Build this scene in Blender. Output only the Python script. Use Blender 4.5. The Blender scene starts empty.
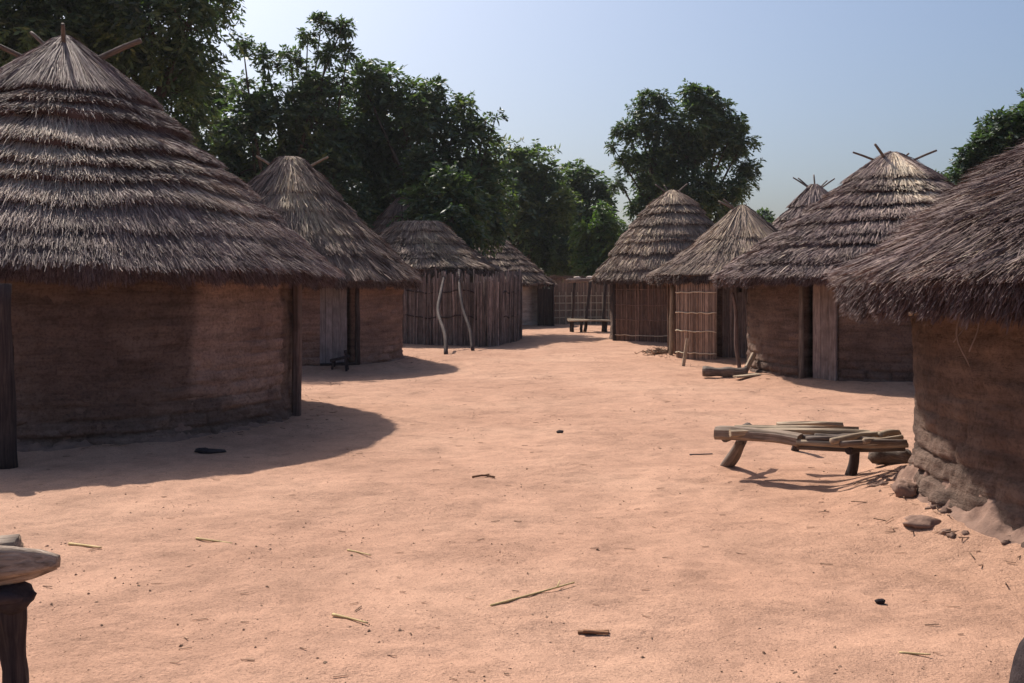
import bpy, math, random
import numpy as np
from math import sin, cos, pi, sqrt, atan2, radians
rng = np.random.default_rng(11)
random.seed(11)
S = bpy.context.scene
COL = S.collection
CAMZ, F, CX, CY = 1.6, 995.0, 512.0, 288.0

# ------------------------------------------------------------------ noise
_perm = np.random.default_rng(5).permutation(256)
_perm = np.concatenate([_perm, _perm, _perm])
_g3 = np.random.default_rng(6).normal(size=(256, 3)); _g3 /= np.linalg.norm(_g3, axis=1)[:, None]
def noise3(p):
    p = np.asarray(p, float); i = np.floor(p).astype(int); f = p - i; i &= 255
    u = f * f * f * (f * (f * 6 - 15) + 10); out = 0
    for dx in (0, 1):
        for dy in (0, 1):
            for dz in (0, 1):
                h = _perm[_perm[_perm[i[..., 0] + dx] + i[..., 1] + dy] + i[..., 2] + dz]
                d = f - np.array([dx, dy, dz])
                w = (u[..., 0] if dx else 1 - u[..., 0]) * (u[..., 1] if dy else 1 - u[..., 1]) * (u[..., 2] if dz else 1 - u[..., 2])
                out = out + w * (_g3[h] * d).sum(-1)
    return out
def n2(x, y, s, z=0.0):
    x, y = np.broadcast_arrays(np.asarray(x, float), np.asarray(y, float))
    return noise3(np.stack([x * s + 37, y * s + 91, np.full(x.shape, z + .37)], -1))

# ------------------------------------------------------------------ mesh helpers
class MB:
    def __init__(s): s.v = []; s.q = []; s.t = []; s.a = []; s.uv = []; s.n = 0
    def add(s, v, q=None, t=None, tint=.5, uv=None):
        v = np.asarray(v, float).reshape(-1, 3)
        if q is not None and len(q): s.q.append(np.asarray(q, int).reshape(-1, 4) + s.n)
        if t is not None and len(t): s.t.append(np.asarray(t, int).reshape(-1, 3) + s.n)
        s.v.append(v); s.a.append(np.broadcast_to(np.asarray(tint, float), (len(v),)).copy())
        s.uv.append(v.copy() if uv is None else np.asarray(uv, float).reshape(-1, 3))
        s.n += len(v)
    def build(s, name, mat, parent=None, smooth=False, loc=None):
        V = np.concatenate(s.v); q = np.concatenate(s.q) if s.q else np.zeros((0, 4), int)
        t = np.concatenate(s.t) if s.t else np.zeros((0, 3), int)
        me = bpy.data.meshes.new(name)
        me.vertices.add(len(V)); me.vertices.foreach_set('co', V.astype(np.float32).ravel())
        li = np.concatenate([q.ravel(), t.ravel()]).astype(np.int32)
        me.loops.add(len(li)); me.loops.foreach_set('vertex_index', li)
        ls = np.concatenate([np.arange(len(q)) * 4, len(q) * 4 + np.arange(len(t)) * 3]).astype(np.int32)
        me.polygons.add(len(ls)); me.polygons.foreach_set('loop_start', ls)
        me.polygons.foreach_set('use_smooth', np.full(len(ls), bool(smooth)))
        at = me.attributes.new('tint', 'FLOAT', 'POINT'); at.data.foreach_set('value', np.concatenate(s.a).astype(np.float32))
        au = me.attributes.new('wuv', 'FLOAT_VECTOR', 'POINT'); au.data.foreach_set('vector', np.concatenate(s.uv).astype(np.float32).ravel())
        me.update(calc_edges=True); me.validate()
        me.materials.append(mat)
        o = bpy.data.objects.new(name, me); COL.objects.link(o)
        if parent is not None: o.parent = parent
        if loc is not None: o.location = loc
        return o
def tag(o, label=None, cat=None, group=None, kind=None):
    if label: o['label'] = label
    if cat: o['category'] = cat
    if group: o['group'] = group
    if kind: o['kind'] = kind
    return o
def thing(name, loc, label, cat, group=None):
    o = bpy.data.objects.new(name, None); COL.objects.link(o); o.location = loc; o.empty_display_size = .2
    return tag(o, label, cat, group)
def unit(v): v = np.asarray(v, float); return v / (np.linalg.norm(v, axis=-1, keepdims=True) + 1e-9)
def tube(mb, pts, rad, sides=8, rough=0.0, tint=.5, squash=1.0, seed=0, lr=.16):
    pts = np.asarray(pts, float); m = len(pts); rad = np.broadcast_to(np.asarray(rad, float), (m,))
    T = unit(np.gradient(pts, axis=0)); up = np.array([0, 0, 1.]) if abs(T[0][2]) < .9 else np.array([1., 0, 0])
    A = unit(np.cross(T, up)); B = np.cross(A, T)
    th = np.linspace(0, 2 * pi, sides, endpoint=False)
    ring = (np.cos(th)[None, :, None] * A[:, None] + squash * np.sin(th)[None, :, None] * B[:, None])
    R = rad[:, None, None] * np.ones((m, sides, 1))
    if rough: R = R * (1 + rough * 2 * noise3(np.concatenate([np.cos(th)[None, :, None] * 1.7 * np.ones((m, 1, 1)), np.sin(th)[None, :, None] * 1.7 * np.ones((m, 1, 1)), np.arange(m)[:, None, None] * lr * np.ones((1, sides, 1)) + seed * 7.7], -1))[..., None])
    V = (pts[:, None] + ring * R).reshape(-1, 3)
    L = np.concatenate([[0], np.cumsum(np.linalg.norm(np.diff(pts, axis=0), axis=1))])
    uv = np.stack([np.cos(th)[None, :] * rad[:, None], np.sin(th)[None, :] * rad[:, None], L[:, None] * np.ones((1, sides)) + seed * 3.1], -1)
    i = np.arange(m - 1)[:, None] * sides; j = np.arange(sides)[None]; k = (j + 1) % sides
    q = np.stack([i + j, i + k, i + sides + k, i + sides + j], -1).reshape(-1, 4)
    V = np.concatenate([V, [pts[0], pts[-1]]]); uv = np.concatenate([uv.reshape(-1, 3), [[0, 0, seed * 3.1], [0, 0, L[-1] + seed * 3.1]]])
    c0, c1 = m * sides, m * sides + 1; jj = np.arange(sides); kk = (jj + 1) % sides
    t = np.concatenate([np.stack([kk, jj, np.full(sides, c0)], -1), np.stack([(m - 1) * sides + jj, (m - 1) * sides + kk, np.full(sides, c1)], -1)])
    mb.add(V, q, t, tint, uv)
def spline(ctrl, n):
    c = np.asarray(ctrl, float); m = len(c)
    if m == 2: return c[0] + (c[1] - c[0]) * np.linspace(0, 1, n)[:, None]
    c = np.concatenate([[2 * c[0] - c[1]], c, [2 * c[-1] - c[-2]]]); out = []
    for s in np.linspace(0, m - 1, n):
        i = min(int(s), m - 2); f = s - i; p0, p1, p2, p3 = c[i:i + 4]
        out.append(.5 * (2 * p1 + (p2 - p0) * f + (2 * p0 - 5 * p1 + 4 * p2 - p3) * f * f + (3 * p1 - p0 - 3 * p2 + p3) * f ** 3))
    return np.array(out)
def beam(mb, p0, p1, w, h, up=(0, 0, 1), wob=.0, tint=.5, ch=.12, n=7, seed=0, taper=1.0):
    """chamfered plank from p0 to p1, w across and h along up; the sawn ends are closed"""
    p0, p1 = np.asarray(p0, float), np.asarray(p1, float); T = unit(p1 - p0); A = unit(np.cross(T, up)); B = np.cross(A, T)
    c = min(w, h) * ch; a, b = w / 2, h / 2
    sec = np.array([(-a + c, -b), (a - c, -b), (a, -b + c), (a, b - c), (a - c, b), (-a + c, b), (-a, b - c), (-a, -b + c)])
    s = np.linspace(0, 1, n); L = np.linalg.norm(p1 - p0); V = []; UV = []
    for k, f in enumerate(s):
        sc = 1 + (taper - 1) * f
        d = wob * np.array([noise3([f * L * 2.2 + 9.1, seed * 3.7 + j * .9, .5]) for j in range(10)])
        for j, (x, y) in enumerate(sec):
            V.append(p0 + (p1 - p0) * f + A * (x * sc + d[0] * 1.6 + d[j % 8] * .6) + B * (y * sc + d[8] * 1.6 + d[(j + 3) % 8] * .6))
            UV.append((x, y, f * L + seed * 2.3))
    V += [p0, p1]; UV += [(0, 0, 0), (0, 0, L)]
    q = [(k * 8 + j, k * 8 + (j + 1) % 8, k * 8 + 8 + (j + 1) % 8, k * 8 + 8 + j) for k in range(n - 1) for j in range(8)]
    t = [((j + 1) % 8, j, n * 8) for j in range(8)] + [((n - 1) * 8 + j, (n - 1) * 8 + (j + 1) % 8, n * 8 + 1) for j in range(8)]
    mb.add(V, q, t, tint, UV)
def rock(mb, c, r, seed=0, tint=.5, rough=.45, n=14, m=9):
    th = np.linspace(0, 2 * pi, n, endpoint=False); ph = np.linspace(0, pi, m)
    D = np.stack([np.sin(ph)[:, None] * np.cos(th), np.sin(ph)[:, None] * np.sin(th), np.cos(ph)[:, None] * np.ones(n)], -1)
    R = 1 + rough * noise3(D * 1.4 + seed * 5.3) + rough * .5 * noise3(D * 3.5 + seed * 2.1)
    V = (D * R[..., None] * np.asarray(r) + np.asarray(c)).reshape(-1, 3)
    q = [(i * n + j, i * n + n + j, i * n + n + (j + 1) % n, i * n + (j + 1) % n) for i in range(m - 1) for j in range(n)]
    mb.add(V, q, None, tint)

# ------------------------------------------------------------------ materials
def mat(name):
    m = bpy.data.materials.new(name); m.use_nodes = True; nt = m.node_tree; b = nt.nodes['Principled BSDF']
    b.inputs['Specular IOR Level'].default_value = .15; b.inputs['Roughness'].default_value = .9
    return m, nt, b
def N(nt, t, **k):
    n = nt.nodes.new(t)
    for a, v in k.items():
        if a.startswith('i_'): n.inputs[a[2:].replace('_', ' ')].default_value = v
        else: setattr(n, a, v)
    return n
def ramp(nt, src, stops):
    r = nt.nodes.new('ShaderNodeValToRGB'); e = r.color_ramp.elements
    while len(e) > 1: e.remove(e[-1])
    e[0].position = stops[0][0]; e[0].color = (*stops[0][1], 1)
    for p, c in stops[1:]: x = e.new(p); x.color = (*c, 1)
    nt.links.new(src, r.inputs[0]); return r.outputs[0]
def mul(nt, a, b, f=1.0, mode='MULTIPLY'):
    m = nt.nodes.new('ShaderNodeMix'); m.data_type = 'RGBA'; m.blend_type = mode
    if isinstance(f, float): m.inputs[0].default_value = f
    else: nt.links.new(f, m.inputs[0])
    for s, i in ((a, 6), (b, 7)):
        if isinstance(s, tuple): m.inputs[i].default_value = (*s, 1)
        else: nt.links.new(s, m.inputs[i])
    return m.outputs[2]
def attr(nt, n): a = N(nt, 'ShaderNodeAttribute', attribute_name=n); return a
def nz(nt, vec, scale, detail=4, rough=.6, dist=0.0, stretch=None):
    if stretch:
        mp = N(nt, 'ShaderNodeMapping'); mp.inputs['Scale'].default_value = stretch; nt.links.new(vec, mp.inputs[0]); vec = mp.outputs[0]
    n = N(nt, 'ShaderNodeTexNoise'); n.inputs['Scale'].default_value = scale; n.inputs['Detail'].default_value = detail
    n.inputs['Roughness'].default_value = rough; n.inputs['Distortion'].default_value = dist
    nt.links.new(vec, n.inputs['Vector']); return n.outputs[0]
def bump(nt, b, h, strength, dist, prev=None):
    n = N(nt, 'ShaderNodeBump'); n.inputs['Strength'].default_value = strength; n.inputs['Distance'].default_value = dist
    nt.links.new(h, n.inputs['Height'])
    if prev: nt.links.new(prev, n.inputs['Normal'])
    nt.links.new(n.outputs[0], b.inputs['Normal']); return n.outputs[0]
g3 = lambda v: (v, v, v)

def thatch_mat(name, stops, patch=.9):
    m, nt, b = mat(name); t = attr(nt, 'tint').outputs['Fac']; geo = N(nt, 'ShaderNodeTexCoord').outputs['Object']
    c = ramp(nt, t, stops)
    v = ramp(nt, nz(nt, geo, 1.3, 5, .65), [(.3, g3(.55)), (.7, g3(1.4))])
    c = mul(nt, c, v, patch); v2 = ramp(nt, nz(nt, geo, 22, 3), [(.3, g3(.75)), (.7, g3(1.2))]); c = mul(nt, c, v2, .7)
    nt.links.new(c, b.inputs['Base Color']); b.inputs['Roughness'].default_value = .75; b.inputs['Specular IOR Level'].default_value = .25
    return m
M = {}
M['thatch'] = thatch_mat('weathered_thatch', [(0, (.040, .025, .028)), (.25, (.108, .070, .069)), (.5, (.200, .137, .127)), (.7, (.35, .258, .212)), (.9, (.55, .43, .33)), (1, (.61, .50, .37))])
M['straw_thatch'] = thatch_mat('straw_patched_thatch', [(0, (.045, .030, .028)), (.25, (.122, .080, .068)), (.5, (.215, .148, .120)), (.7, (.35, .25, .185)), (.9, (.55, .42, .28)), (1, (.62, .49, .31))])
def mud_mat(name, c0, c1, c2):
    m, nt, b = mat(name); uv = attr(nt, 'wuv').outputs['Vector']; ob = N(nt, 'ShaderNodeTexCoord').outputs['Object']
    base = ramp(nt, nz(nt, ob, 1.1, 6, .6), [(.28, c0), (.5, c1), (.75, c2)])
    st = ramp(nt, nz(nt, uv, 1.0, 5, .65, .4, (1.1, 9, 1)), [(.3, g3(.55)), (.58, g3(1.1))]); base = mul(nt, base, st, .9)
    pt = ramp(nt, nz(nt, ob, 4.5, 7, .75, .8), [(.32, g3(.55)), (.42, g3(.95)), (.7, g3(1.15))]); base = mul(nt, base, pt, .8)
    sp = ramp(nt, nz(nt, ob, 34, 4, .7), [(.33, g3(.5)), (.5, g3(1.0)), (.72, g3(1.25))]); base = mul(nt, base, sp, .7)
    wv = N(nt, 'ShaderNodeVectorMath', operation='ADD')
    wn = N(nt, 'ShaderNodeTexNoise'); wn.inputs['Scale'].default_value = 2.5; nt.links.new(uv, wn.inputs['Vector'])
    sc = N(nt, 'ShaderNodeVectorMath', operation='SCALE'); sc.inputs['Scale'].default_value = .13; nt.links.new(wn.outputs['Color'], sc.inputs[0])
    nt.links.new(uv, wv.inputs[0]); nt.links.new(sc.outputs[0], wv.inputs[1])
    br = N(nt, 'ShaderNodeTexBrick'); br.inputs['Scale'].default_value = 1.0; br.inputs['Brick Width'].default_value = .46; br.inputs['Row Height'].default_value = .135
    br.inputs['Mortar Size'].default_value = .014; br.inputs['Mortar Smooth'].default_value = .6; nt.links.new(wv.outputs[0], br.inputs['Vector'])
    inv = N(nt, 'ShaderNodeMath', operation='SUBTRACT'); inv.inputs[0].default_value = 1; nt.links.new(br.outputs['Fac'], inv.inputs[1])
    # plaster still covers part of the bricks
    pl = ramp(nt, nz(nt, ob, .9, 4), [(.47, g3(.0)), (.68, g3(.9))])
    sx = N(nt, 'ShaderNodeSeparateXYZ'); nt.links.new(uv, sx.inputs[0]); lowz = N(nt, 'ShaderNodeMapRange'); lowz.inputs['From Min'].default_value = .75; lowz.inputs['From Max'].default_value = .05
    nt.links.new(sx.outputs['Y'], lowz.inputs['Value']); pl = mul(nt, pl, lowz.outputs[0], .4, 'LIGHTEN')
    crack = mul(nt, base, (.66, .62, .62), 1.0); mx = N(nt, 'ShaderNodeMath', operation='MULTIPLY'); nt.links.new(br.outputs['Fac'], mx.inputs[0]); nt.links.new(pl, mx.inputs[1])
    base = mul(nt, base, ramp(nt, attr(nt, 'tint').outputs['Fac'], [(0, g3(.40)), (.5, g3(1)), (1, g3(2.1))]), 1.0)
    nt.links.new(base, b.inputs['Base Color'])
    p = None; p = bump(nt, b, nz(nt, ob, 7, 8, .72), .95, .05, p); bump(nt, b, nz(nt, uv, 1, 6, .7, 0, (4, 22, 1)), .8, .03, p)
    return m
M['mud'] = mud_mat('mud_brick', (.095, .060, .050), (.155, .102, .080), (.230, .157, .120))
M['mud_pale'] = mud_mat('pale_mud_brick', (.19, .118, .092), (.24, .152, .118), (.30, .195, .150))
M['mud_grey'] = mud_mat('limewashed_mud', (.34, .27, .23), (.42, .34, .29), (.48, .40, .35))
def wood_mat(name, c0, c1, c2, bs=.5):
    m, nt, b = mat(name); uv = attr(nt, 'wuv').outputs['Vector']; t = attr(nt, 'tint').outputs['Fac']
    g = nz(nt, uv, 1, 6, .65, .6, (55, 55, 3.2)); c = ramp(nt, g, [(.3, c0), (.5, c1), (.72, c2)])
    c = mul(nt, c, ramp(nt, t, [(0, g3(.45)), (.5, g3(1)), (1, g3(1.7))]), 1.0)
    c = mul(nt, c, ramp(nt, nz(nt, uv, 6, 4), [(.3, g3(.65)), (.65, g3(1.15))]), .8)
    nt.links.new(c, b.inputs['Base Color']); bump(nt, b, g, bs, .012); b.inputs['Roughness'].default_value = .8
    return m
M['wood'] = wood_mat('weathered_wood', (.075, .055, .045), (.15, .115, .095), (.24, .19, .155))
M['pole'] = wood_mat('bare_pole_wood', (.17, .125, .088), (.31, .235, .165), (.46, .365, .26))
M['log'] = wood_mat('sun_bleached_log', (.12, .082, .060), (.27, .20, .15), (.42, .33, .26), .9)
M['pale_reed'] = wood_mat('pale_reed', (.29, .190, .140), (.40, .285, .215), (.52, .385, .30), .3)
M['dark_wood'] = wood_mat('dark_old_wood', (.022, .016, .017), (.050, .036, .034), (.095, .068, .058))
M['door'] = wood_mat('grey_door_boards', (.15, .125, .125), (.24, .205, .20), (.34, .30, .285))
M['brown_door'] = wood_mat('brown_door_boards', (.075, .048, .042), (.13, .088, .075), (.20, .14, .12))
M['reed'] = wood_mat('dry_reed', (.13, .078, .060), (.22, .138, .104), (.33, .23, .17), .3)
M['stick'] = wood_mat('grey_stick', (.13, .096, .088), (.23, .178, .160), (.35, .285, .26), .3)
M['cord'] = wood_mat('pale_cane_band', (.48, .39, .27), (.62, .52, .38), (.74, .64, .48), .2)
M['bark'] = wood_mat('tree_bark', (.04, .03, .024), (.085, .064, .05), (.15, .115, .09), .8)
def leaf_mat(name, stops, tr=.35):
    m, nt, b = mat(name); t = attr(nt, 'tint').outputs['Fac']; c = ramp(nt, t, stops)
    nt.links.new(c, b.inputs['Base Color']); b.inputs['Roughness'].default_value = .5; b.inputs['Specular IOR Level'].default_value = .35
    tl = N(nt, 'ShaderNodeBsdfTranslucent'); c2 = mul(nt, c, (1.5, 1.75, .6), 1.0); nt.links.new(c2, tl.inputs[0])
    mx = N(nt, 'ShaderNodeMixShader'); mx.inputs[0].default_value = tr
    nt.links.new(b.outputs[0], mx.inputs[1]); nt.links.new(tl.outputs[0], mx.inputs[2]); nt.links.new(mx.outputs[0], nt.nodes['Material Output'].inputs[0])
    return m
M['leaf'] = leaf_mat('dark_leaf', [(0, (.038, .060, .046)), (.5, (.068, .106, .062)), (.85, (.095, .138, .062)), (1, (.13, .16, .06))], .32)
M['leaf_light'] = leaf_mat('light_leaf', [(0, (.04, .075, .03)), (.6, (.07, .125, .045)), (1, (.13, .18, .06))], .38)
def ground_mat():
    m, nt, b = mat('trodden_sand'); ob = N(nt, 'ShaderNodeTexCoord').outputs['Object']
    c = ramp(nt, nz(nt, ob, .35, 6, .6), [(.3, (.425, .240, .162)), (.5, (.49, .285, .195)), (.72, (.545, .33, .228))])
    c = mul(nt, c, ramp(nt, nz(nt, ob, 2.4, 6, .7, .5), [(.3, g3(.70)), (.55, g3(1.05))]), .8)
    c = mul(nt, c, ramp(nt, nz(nt, ob, 16, 5, .7), [(.33, g3(.76)), (.55, g3(1.03))]), .5)
    c = mul(nt, c, ramp(nt, nz(nt, ob, 75, 3, .7), [(.33, g3(.45)), (.47, g3(1.0)), (.8, g3(1.12))]), .7)
    c = mul(nt, c, ramp(nt, nz(nt, ob, 240, 2, .7), [(.34, g3(.6)), (.5, g3(1.0))]), .6)
    nt.links.new(c, b.inputs['Base Color']); b.inputs['Specular IOR Level'].default_value = .08
    rm = ramp(nt, nz(nt, ob, .55, 4, .6, .6), [(.38, g3(.12)), (.60, g3(1))])
    wt = lambda h: mul(nt, h, rm, 1.0)
    p = bump(nt, b, wt(nz(nt, ob, 5, 7, .68)), .7, .04); p = bump(nt, b, wt(nz(nt, ob, 24, 5, .72)), .9, .018, p); bump(nt, b, nz(nt, ob, 90, 3, .7), .9, .008, p)
    return m
M['ground'] = ground_mat()
def plain(name, stops, scale=8, bs=.6, bd=.02):
    m, nt, b = mat(name); ob = N(nt, 'ShaderNodeTexCoord').outputs['Object']
    c = ramp(nt, nz(nt, ob, scale, 6, .65), stops); t = attr(nt, 'tint').outputs['Fac']
    c = mul(nt, c, ramp(nt, t, [(0, g3(.4)), (.5, g3(1)), (1, g3(1.6))]), 1.0)
    nt.links.new(c, b.inputs['Base Color']); bump(nt, b, nz(nt, ob, scale * 2, 6, .7), bs, bd); return m
M['clod'] = plain('mud_clod', [(.3, (.17, .105, .082)), (.7, (.30, .188, .14))])
M['litter'] = plain('ground_litter', [(.3, (.20, .12, .08)), (.7, (.34, .22, .15))], 30, .3, .003)
M['char'] = plain('charred_wood', [(.3, (.018, .013, .016)), (.7, (.06, .045, .045))], 14)
M['straw'] = plain('pale_straw', [(.3, (.42, .31, .14)), (.7, (.60, .46, .24))], 20, .2, .002)
M['husk'] = plain('brown_husk', [(.3, (.12, .06, .035)), (.7, (.25, .13, .07))], 25, .3, .004)

# ------------------------------------------------------------------ the huts' plan (needed by the ground too)
def P(px, Y): return np.array([(px - CX) / F * Y, Y])
def W(px, py, Y): return np.array([(px - CX) / F * Y, Y, CAMZ - (py - CY) / F * Y])
HUTS = {  # centre, wall radius, eave radius, eave height, apex height, apron height
    'a': (P(65, 12.3), 2.85, 3.28, 1.60, 4.80, .05), 'b': (P(290, 21.0), 2.35, 2.72, 1.56, 4.38, .12),
    'c': (P(419, 30.5), 1.9, 2.42, 1.95, 3.66, .06), 'j': (P(404, 34.6), 1.8, 2.25, 1.75, 4.80, .04), 'd': (P(480, 43.0), 2.65, 3.25, 1.62, 4.50, .05),
    'e': (P(672, 30.0), 1.92, 2.36, 1.66, 4.62, .05), 'f': (P(742, 23.5), 1.72, 2.18, 1.70, 3.58, .06),
    'g': (P(893, 18.3), 2.60, 3.22, 1.62, 4.16, .09), 'h': (P(815, 28.5), 2.1, 2.6, 1.7, 4.62, .05),
    'i': (np.array([5.05, 6.80]), 2.13, 2.66, 1.40, 3.52, .15)}
def ground_z(x, y, fine=True):
    x = np.asarray(x, float); y = np.asarray(y, float)
    z = .05 * n2(x, y, .22) + .028 * n2(x, y, .7, 3)
    if fine: z = z + 0.022 * n2(x, y, 2.3, 7) + .014 * n2(x, y, 5.5, 11) + .008 * n2(x, y, 12, 17)
    if fine:                                                         # old foot and hoof prints
        cx, cy = np.floor(x / .42), np.floor(y / .42)
        for i in (-1, 0, 1):
            for j in (-1, 0, 1):
                h = lambda q: np.modf(np.abs(np.sin((cx + i) * 12.9898 + (cy + j) * 78.233 + q * 37.719) * 43758.5453))[0]
                ux, uy = x - (cx + i + h(1)) * .42, y - (cy + j + h(2)) * .42; a = h(3) * 6.283; p = ux * np.cos(a) + uy * np.sin(a); q = -ux * np.sin(a) + uy * np.cos(a)
                d2 = (p / (.07 + .09 * h(4))) ** 2 + (q / (.045 + .03 * h(5))) ** 2; z = z - (h(6) > .45) * (.010 + .010 * h(7)) * (np.exp(-d2) - .45 * np.exp(-d2 / 2.6))
    for k, (c, r, R, e, H, m) in HUTS.items():
        d = np.hypot(x - c[0], y - c[1]); s = np.clip(1 - (d - r) / (.75 + .25 * n2(x, y, 1.1, 5)), 0, 1); z = z + m * s * s * (3 - 2 * s)
    return z
def gz(x, y): return float(ground_z(np.array([x]), np.array([y]))[0])
def hit(c, r, px):
    d = unit(np.array([(px - CX) / F, 1.0])); b = d @ c; h = b * b - (c @ c - r * r); s = b - sqrt(max(h, 0)); return d * s
def ang(c, p): return atan2(p[1] - c[1], p[0] - c[0])

def build_ground():
    xs = np.concatenate([[-300, -150, -60, -30], np.linspace(-16, -6, 80), np.linspace(-6, 6, 330)[1:], np.linspace(6, 16, 80)[1:], [30, 60, 150, 300]])
    ys = np.concatenate([[-250, -80, -20, -6, 0, 1.5], np.linspace(2.5, 12, 340), np.linspace(12, 26, 220)[1:], np.linspace(26, 56, 140)[1:], [70, 100, 200, 350]])
    X, Y = np.meshgrid(xs, ys); Z = ground_z(X, Y)
    far = np.clip((np.hypot(X, Y - 20) - 40) / 30, 0, 1); Z = Z * (1 - far)
    n, m = len(xs), len(ys); i = np.arange(m - 1)[:, None] * n + np.arange(n - 1)[None]
    q = np.stack([i, i + 1, i + n + 1, i + n], -1).reshape(-1, 4)
    mb = MB(); mb.add(np.stack([X, Y, Z], -1), q); tag(mb.build('ground', M['ground'], smooth=True), kind='structure')
build_ground()

# ------------------------------------------------------------------ walls, roofs
def wall_arc(mb, a0, a1, r, th, z0, z1, seed, base_flare=.06, rough=1.0, blocks=False, plaster=None):
    cs = .024 if blocks else .05; n = max(6, int(abs(a1 - a0) * r / cs)); m = max(3, int((z1 - z0) / cs))
    A = np.linspace(a0, a1, n); Zs = np.linspace(z0, z1, m); AA, ZZ = np.meshgrid(A, Zs)
    px = np.stack([np.cos(AA) * r, np.sin(AA) * r, ZZ], -1) + seed * 13.1
    d = rough * (.055 * noise3(px * .9) + .036 * noise3(px * np.array([2.2, 2.2, 4])) + .020 * noise3(px * np.array([5, 5, 13])) + 0.020 * noise3(px * 11))
    tv = np.full(AA.shape, .5)
    if blocks:
        u, v = AA * r, ZZ + .05 * noise3(px * np.array([.9, .9, .3])) + .012 * noise3(px * 4)
        row = np.floor(v / .145); fv = v / .145 - row; hs = lambda a, b: np.modf(np.abs(np.sin(a * 12.9898 + b * 78.233 + seed) * 43758.5453))[0]
        bw = .40; uu = u / bw + hs(row, 1.7) + .10 * noise3(px * 3); ci = np.floor(uu); fu = uu - ci
        eu, ev = np.minimum(fu, 1 - fu) * bw, np.minimum(fv, 1 - fv) * .145
        gr = np.exp(-(np.minimum(eu * 1.3, ev) / .013) ** 2); exposed = np.clip(.40 + 2.0 * noise3(px * .75 + 4) + .55 * np.clip(1 - ZZ / .8, 0, 1), 0.12, 1)
        hb = hs(ci, row + 3.1); d = d + exposed * (.026 * (hb - .5) - .026 * gr * (.4 + 1.2 * np.clip(.5 + noise3(px * 2.3), 0, 1)) + .010 * noise3(px * 7)) - .03 * np.clip(noise3(px * np.array([1.8, 1.8, 3.0]) + 9) - .28, 0, 1) * 3 * exposed
        tv = .5 + exposed * (.20 * (hb - .5) - .17 * gr)
    if plaster is not None:
        a_, b_, am = plaster; e_ = .05 * noise3(px * np.array([1, 1, 2.5])); k_ = np.clip((AA - a_ + e_) / .03, 0, 1) * np.clip((b_ - AA + e_) / .03, 0, 1); tv = tv + am * k_ * np.clip((ZZ - .25 + 4 * e_) / .3, 0, 1); d = d + .012 * k_
    tv = np.clip(tv + .12 * noise3(px * 1.7), 0, 1)
    lo = np.clip(1 - ZZ / .45, 0, 1); d = d * (1 + lo * 1.6) + base_flare * lo ** 2 * (1 + 1.5 * noise3(px * np.array([1.6, 1.6, .8]))) + (base_flare > .1) * np.clip(1 - ZZ / .55, 0, 1) * (.10 * noise3(px * 4.5) + .05 * noise3(px * 10))
    edge = np.minimum(np.arange(n), np.arange(n)[::-1]); d = d * np.clip(edge / 2, .2, 1)[None]
    Ro = r + d; Vo = np.stack([np.cos(AA) * Ro, np.sin(AA) * Ro, ZZ], -1); Vi = np.stack([np.cos(AA) * (r - th), np.sin(AA) * (r - th), ZZ], -1)
    uo = np.stack([AA * r + seed, ZZ, Ro], -1)
    i = np.arange(m - 1)[:, None] * n + np.arange(n - 1)[None]; q = np.stack([i, i + 1, i + n + 1, i + n], -1).reshape(-1, 4); k = n * m
    qs = [q, q[:, ::-1] + k]
    for c in (0, n - 1):
        e = np.arange(m - 1) * n + c; f = np.stack([e, e + n, e + n + k, e + k], -1); qs.append(f if c == 0 else f[:, ::-1])
    for row in (0, m - 1):
        e = row * n + np.arange(n - 1); f = np.stack([e, e + k, e + k + 1, e + 1], -1); qs.append(f if row == 0 else f[:, ::-1])
    mb.add(np.concatenate([Vo.reshape(-1, 3), Vi.reshape(-1, 3)]), np.concatenate(qs), None, np.concatenate([tv.ravel(), tv.ravel()]), np.concatenate([uo.reshape(-1, 3), uo.reshape(-1, 3)]))
def mud_wall(parent, r, h, openings, seed, m='mud', th=.3, z0=-.15, flare=.06, **kw):
    """openings: (angle0, angle1, top) increasing angles"""
    mb = MB()
    if not openings: wall_arc(mb, 0, 2 * pi - 1e-3, r, th, z0, h, seed, flare, **kw)
    else:
        op = sorted(openings)
        for k, (a0, a1, top) in enumerate(op):
            b0 = op[(k + 1) % len(op)][0] + (2 * pi if k == len(op) - 1 else 0)
            wall_arc(mb, a1, b0, r, th, z0, h, seed + k, flare, **kw)
            if top < h - .05: wall_arc(mb, a0 - .01, a1 + .01, r - .01, th - .02, top, h, seed + 9 + k, 0)
    return mb.build('wall', M[m], parent, smooth=True)

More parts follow.
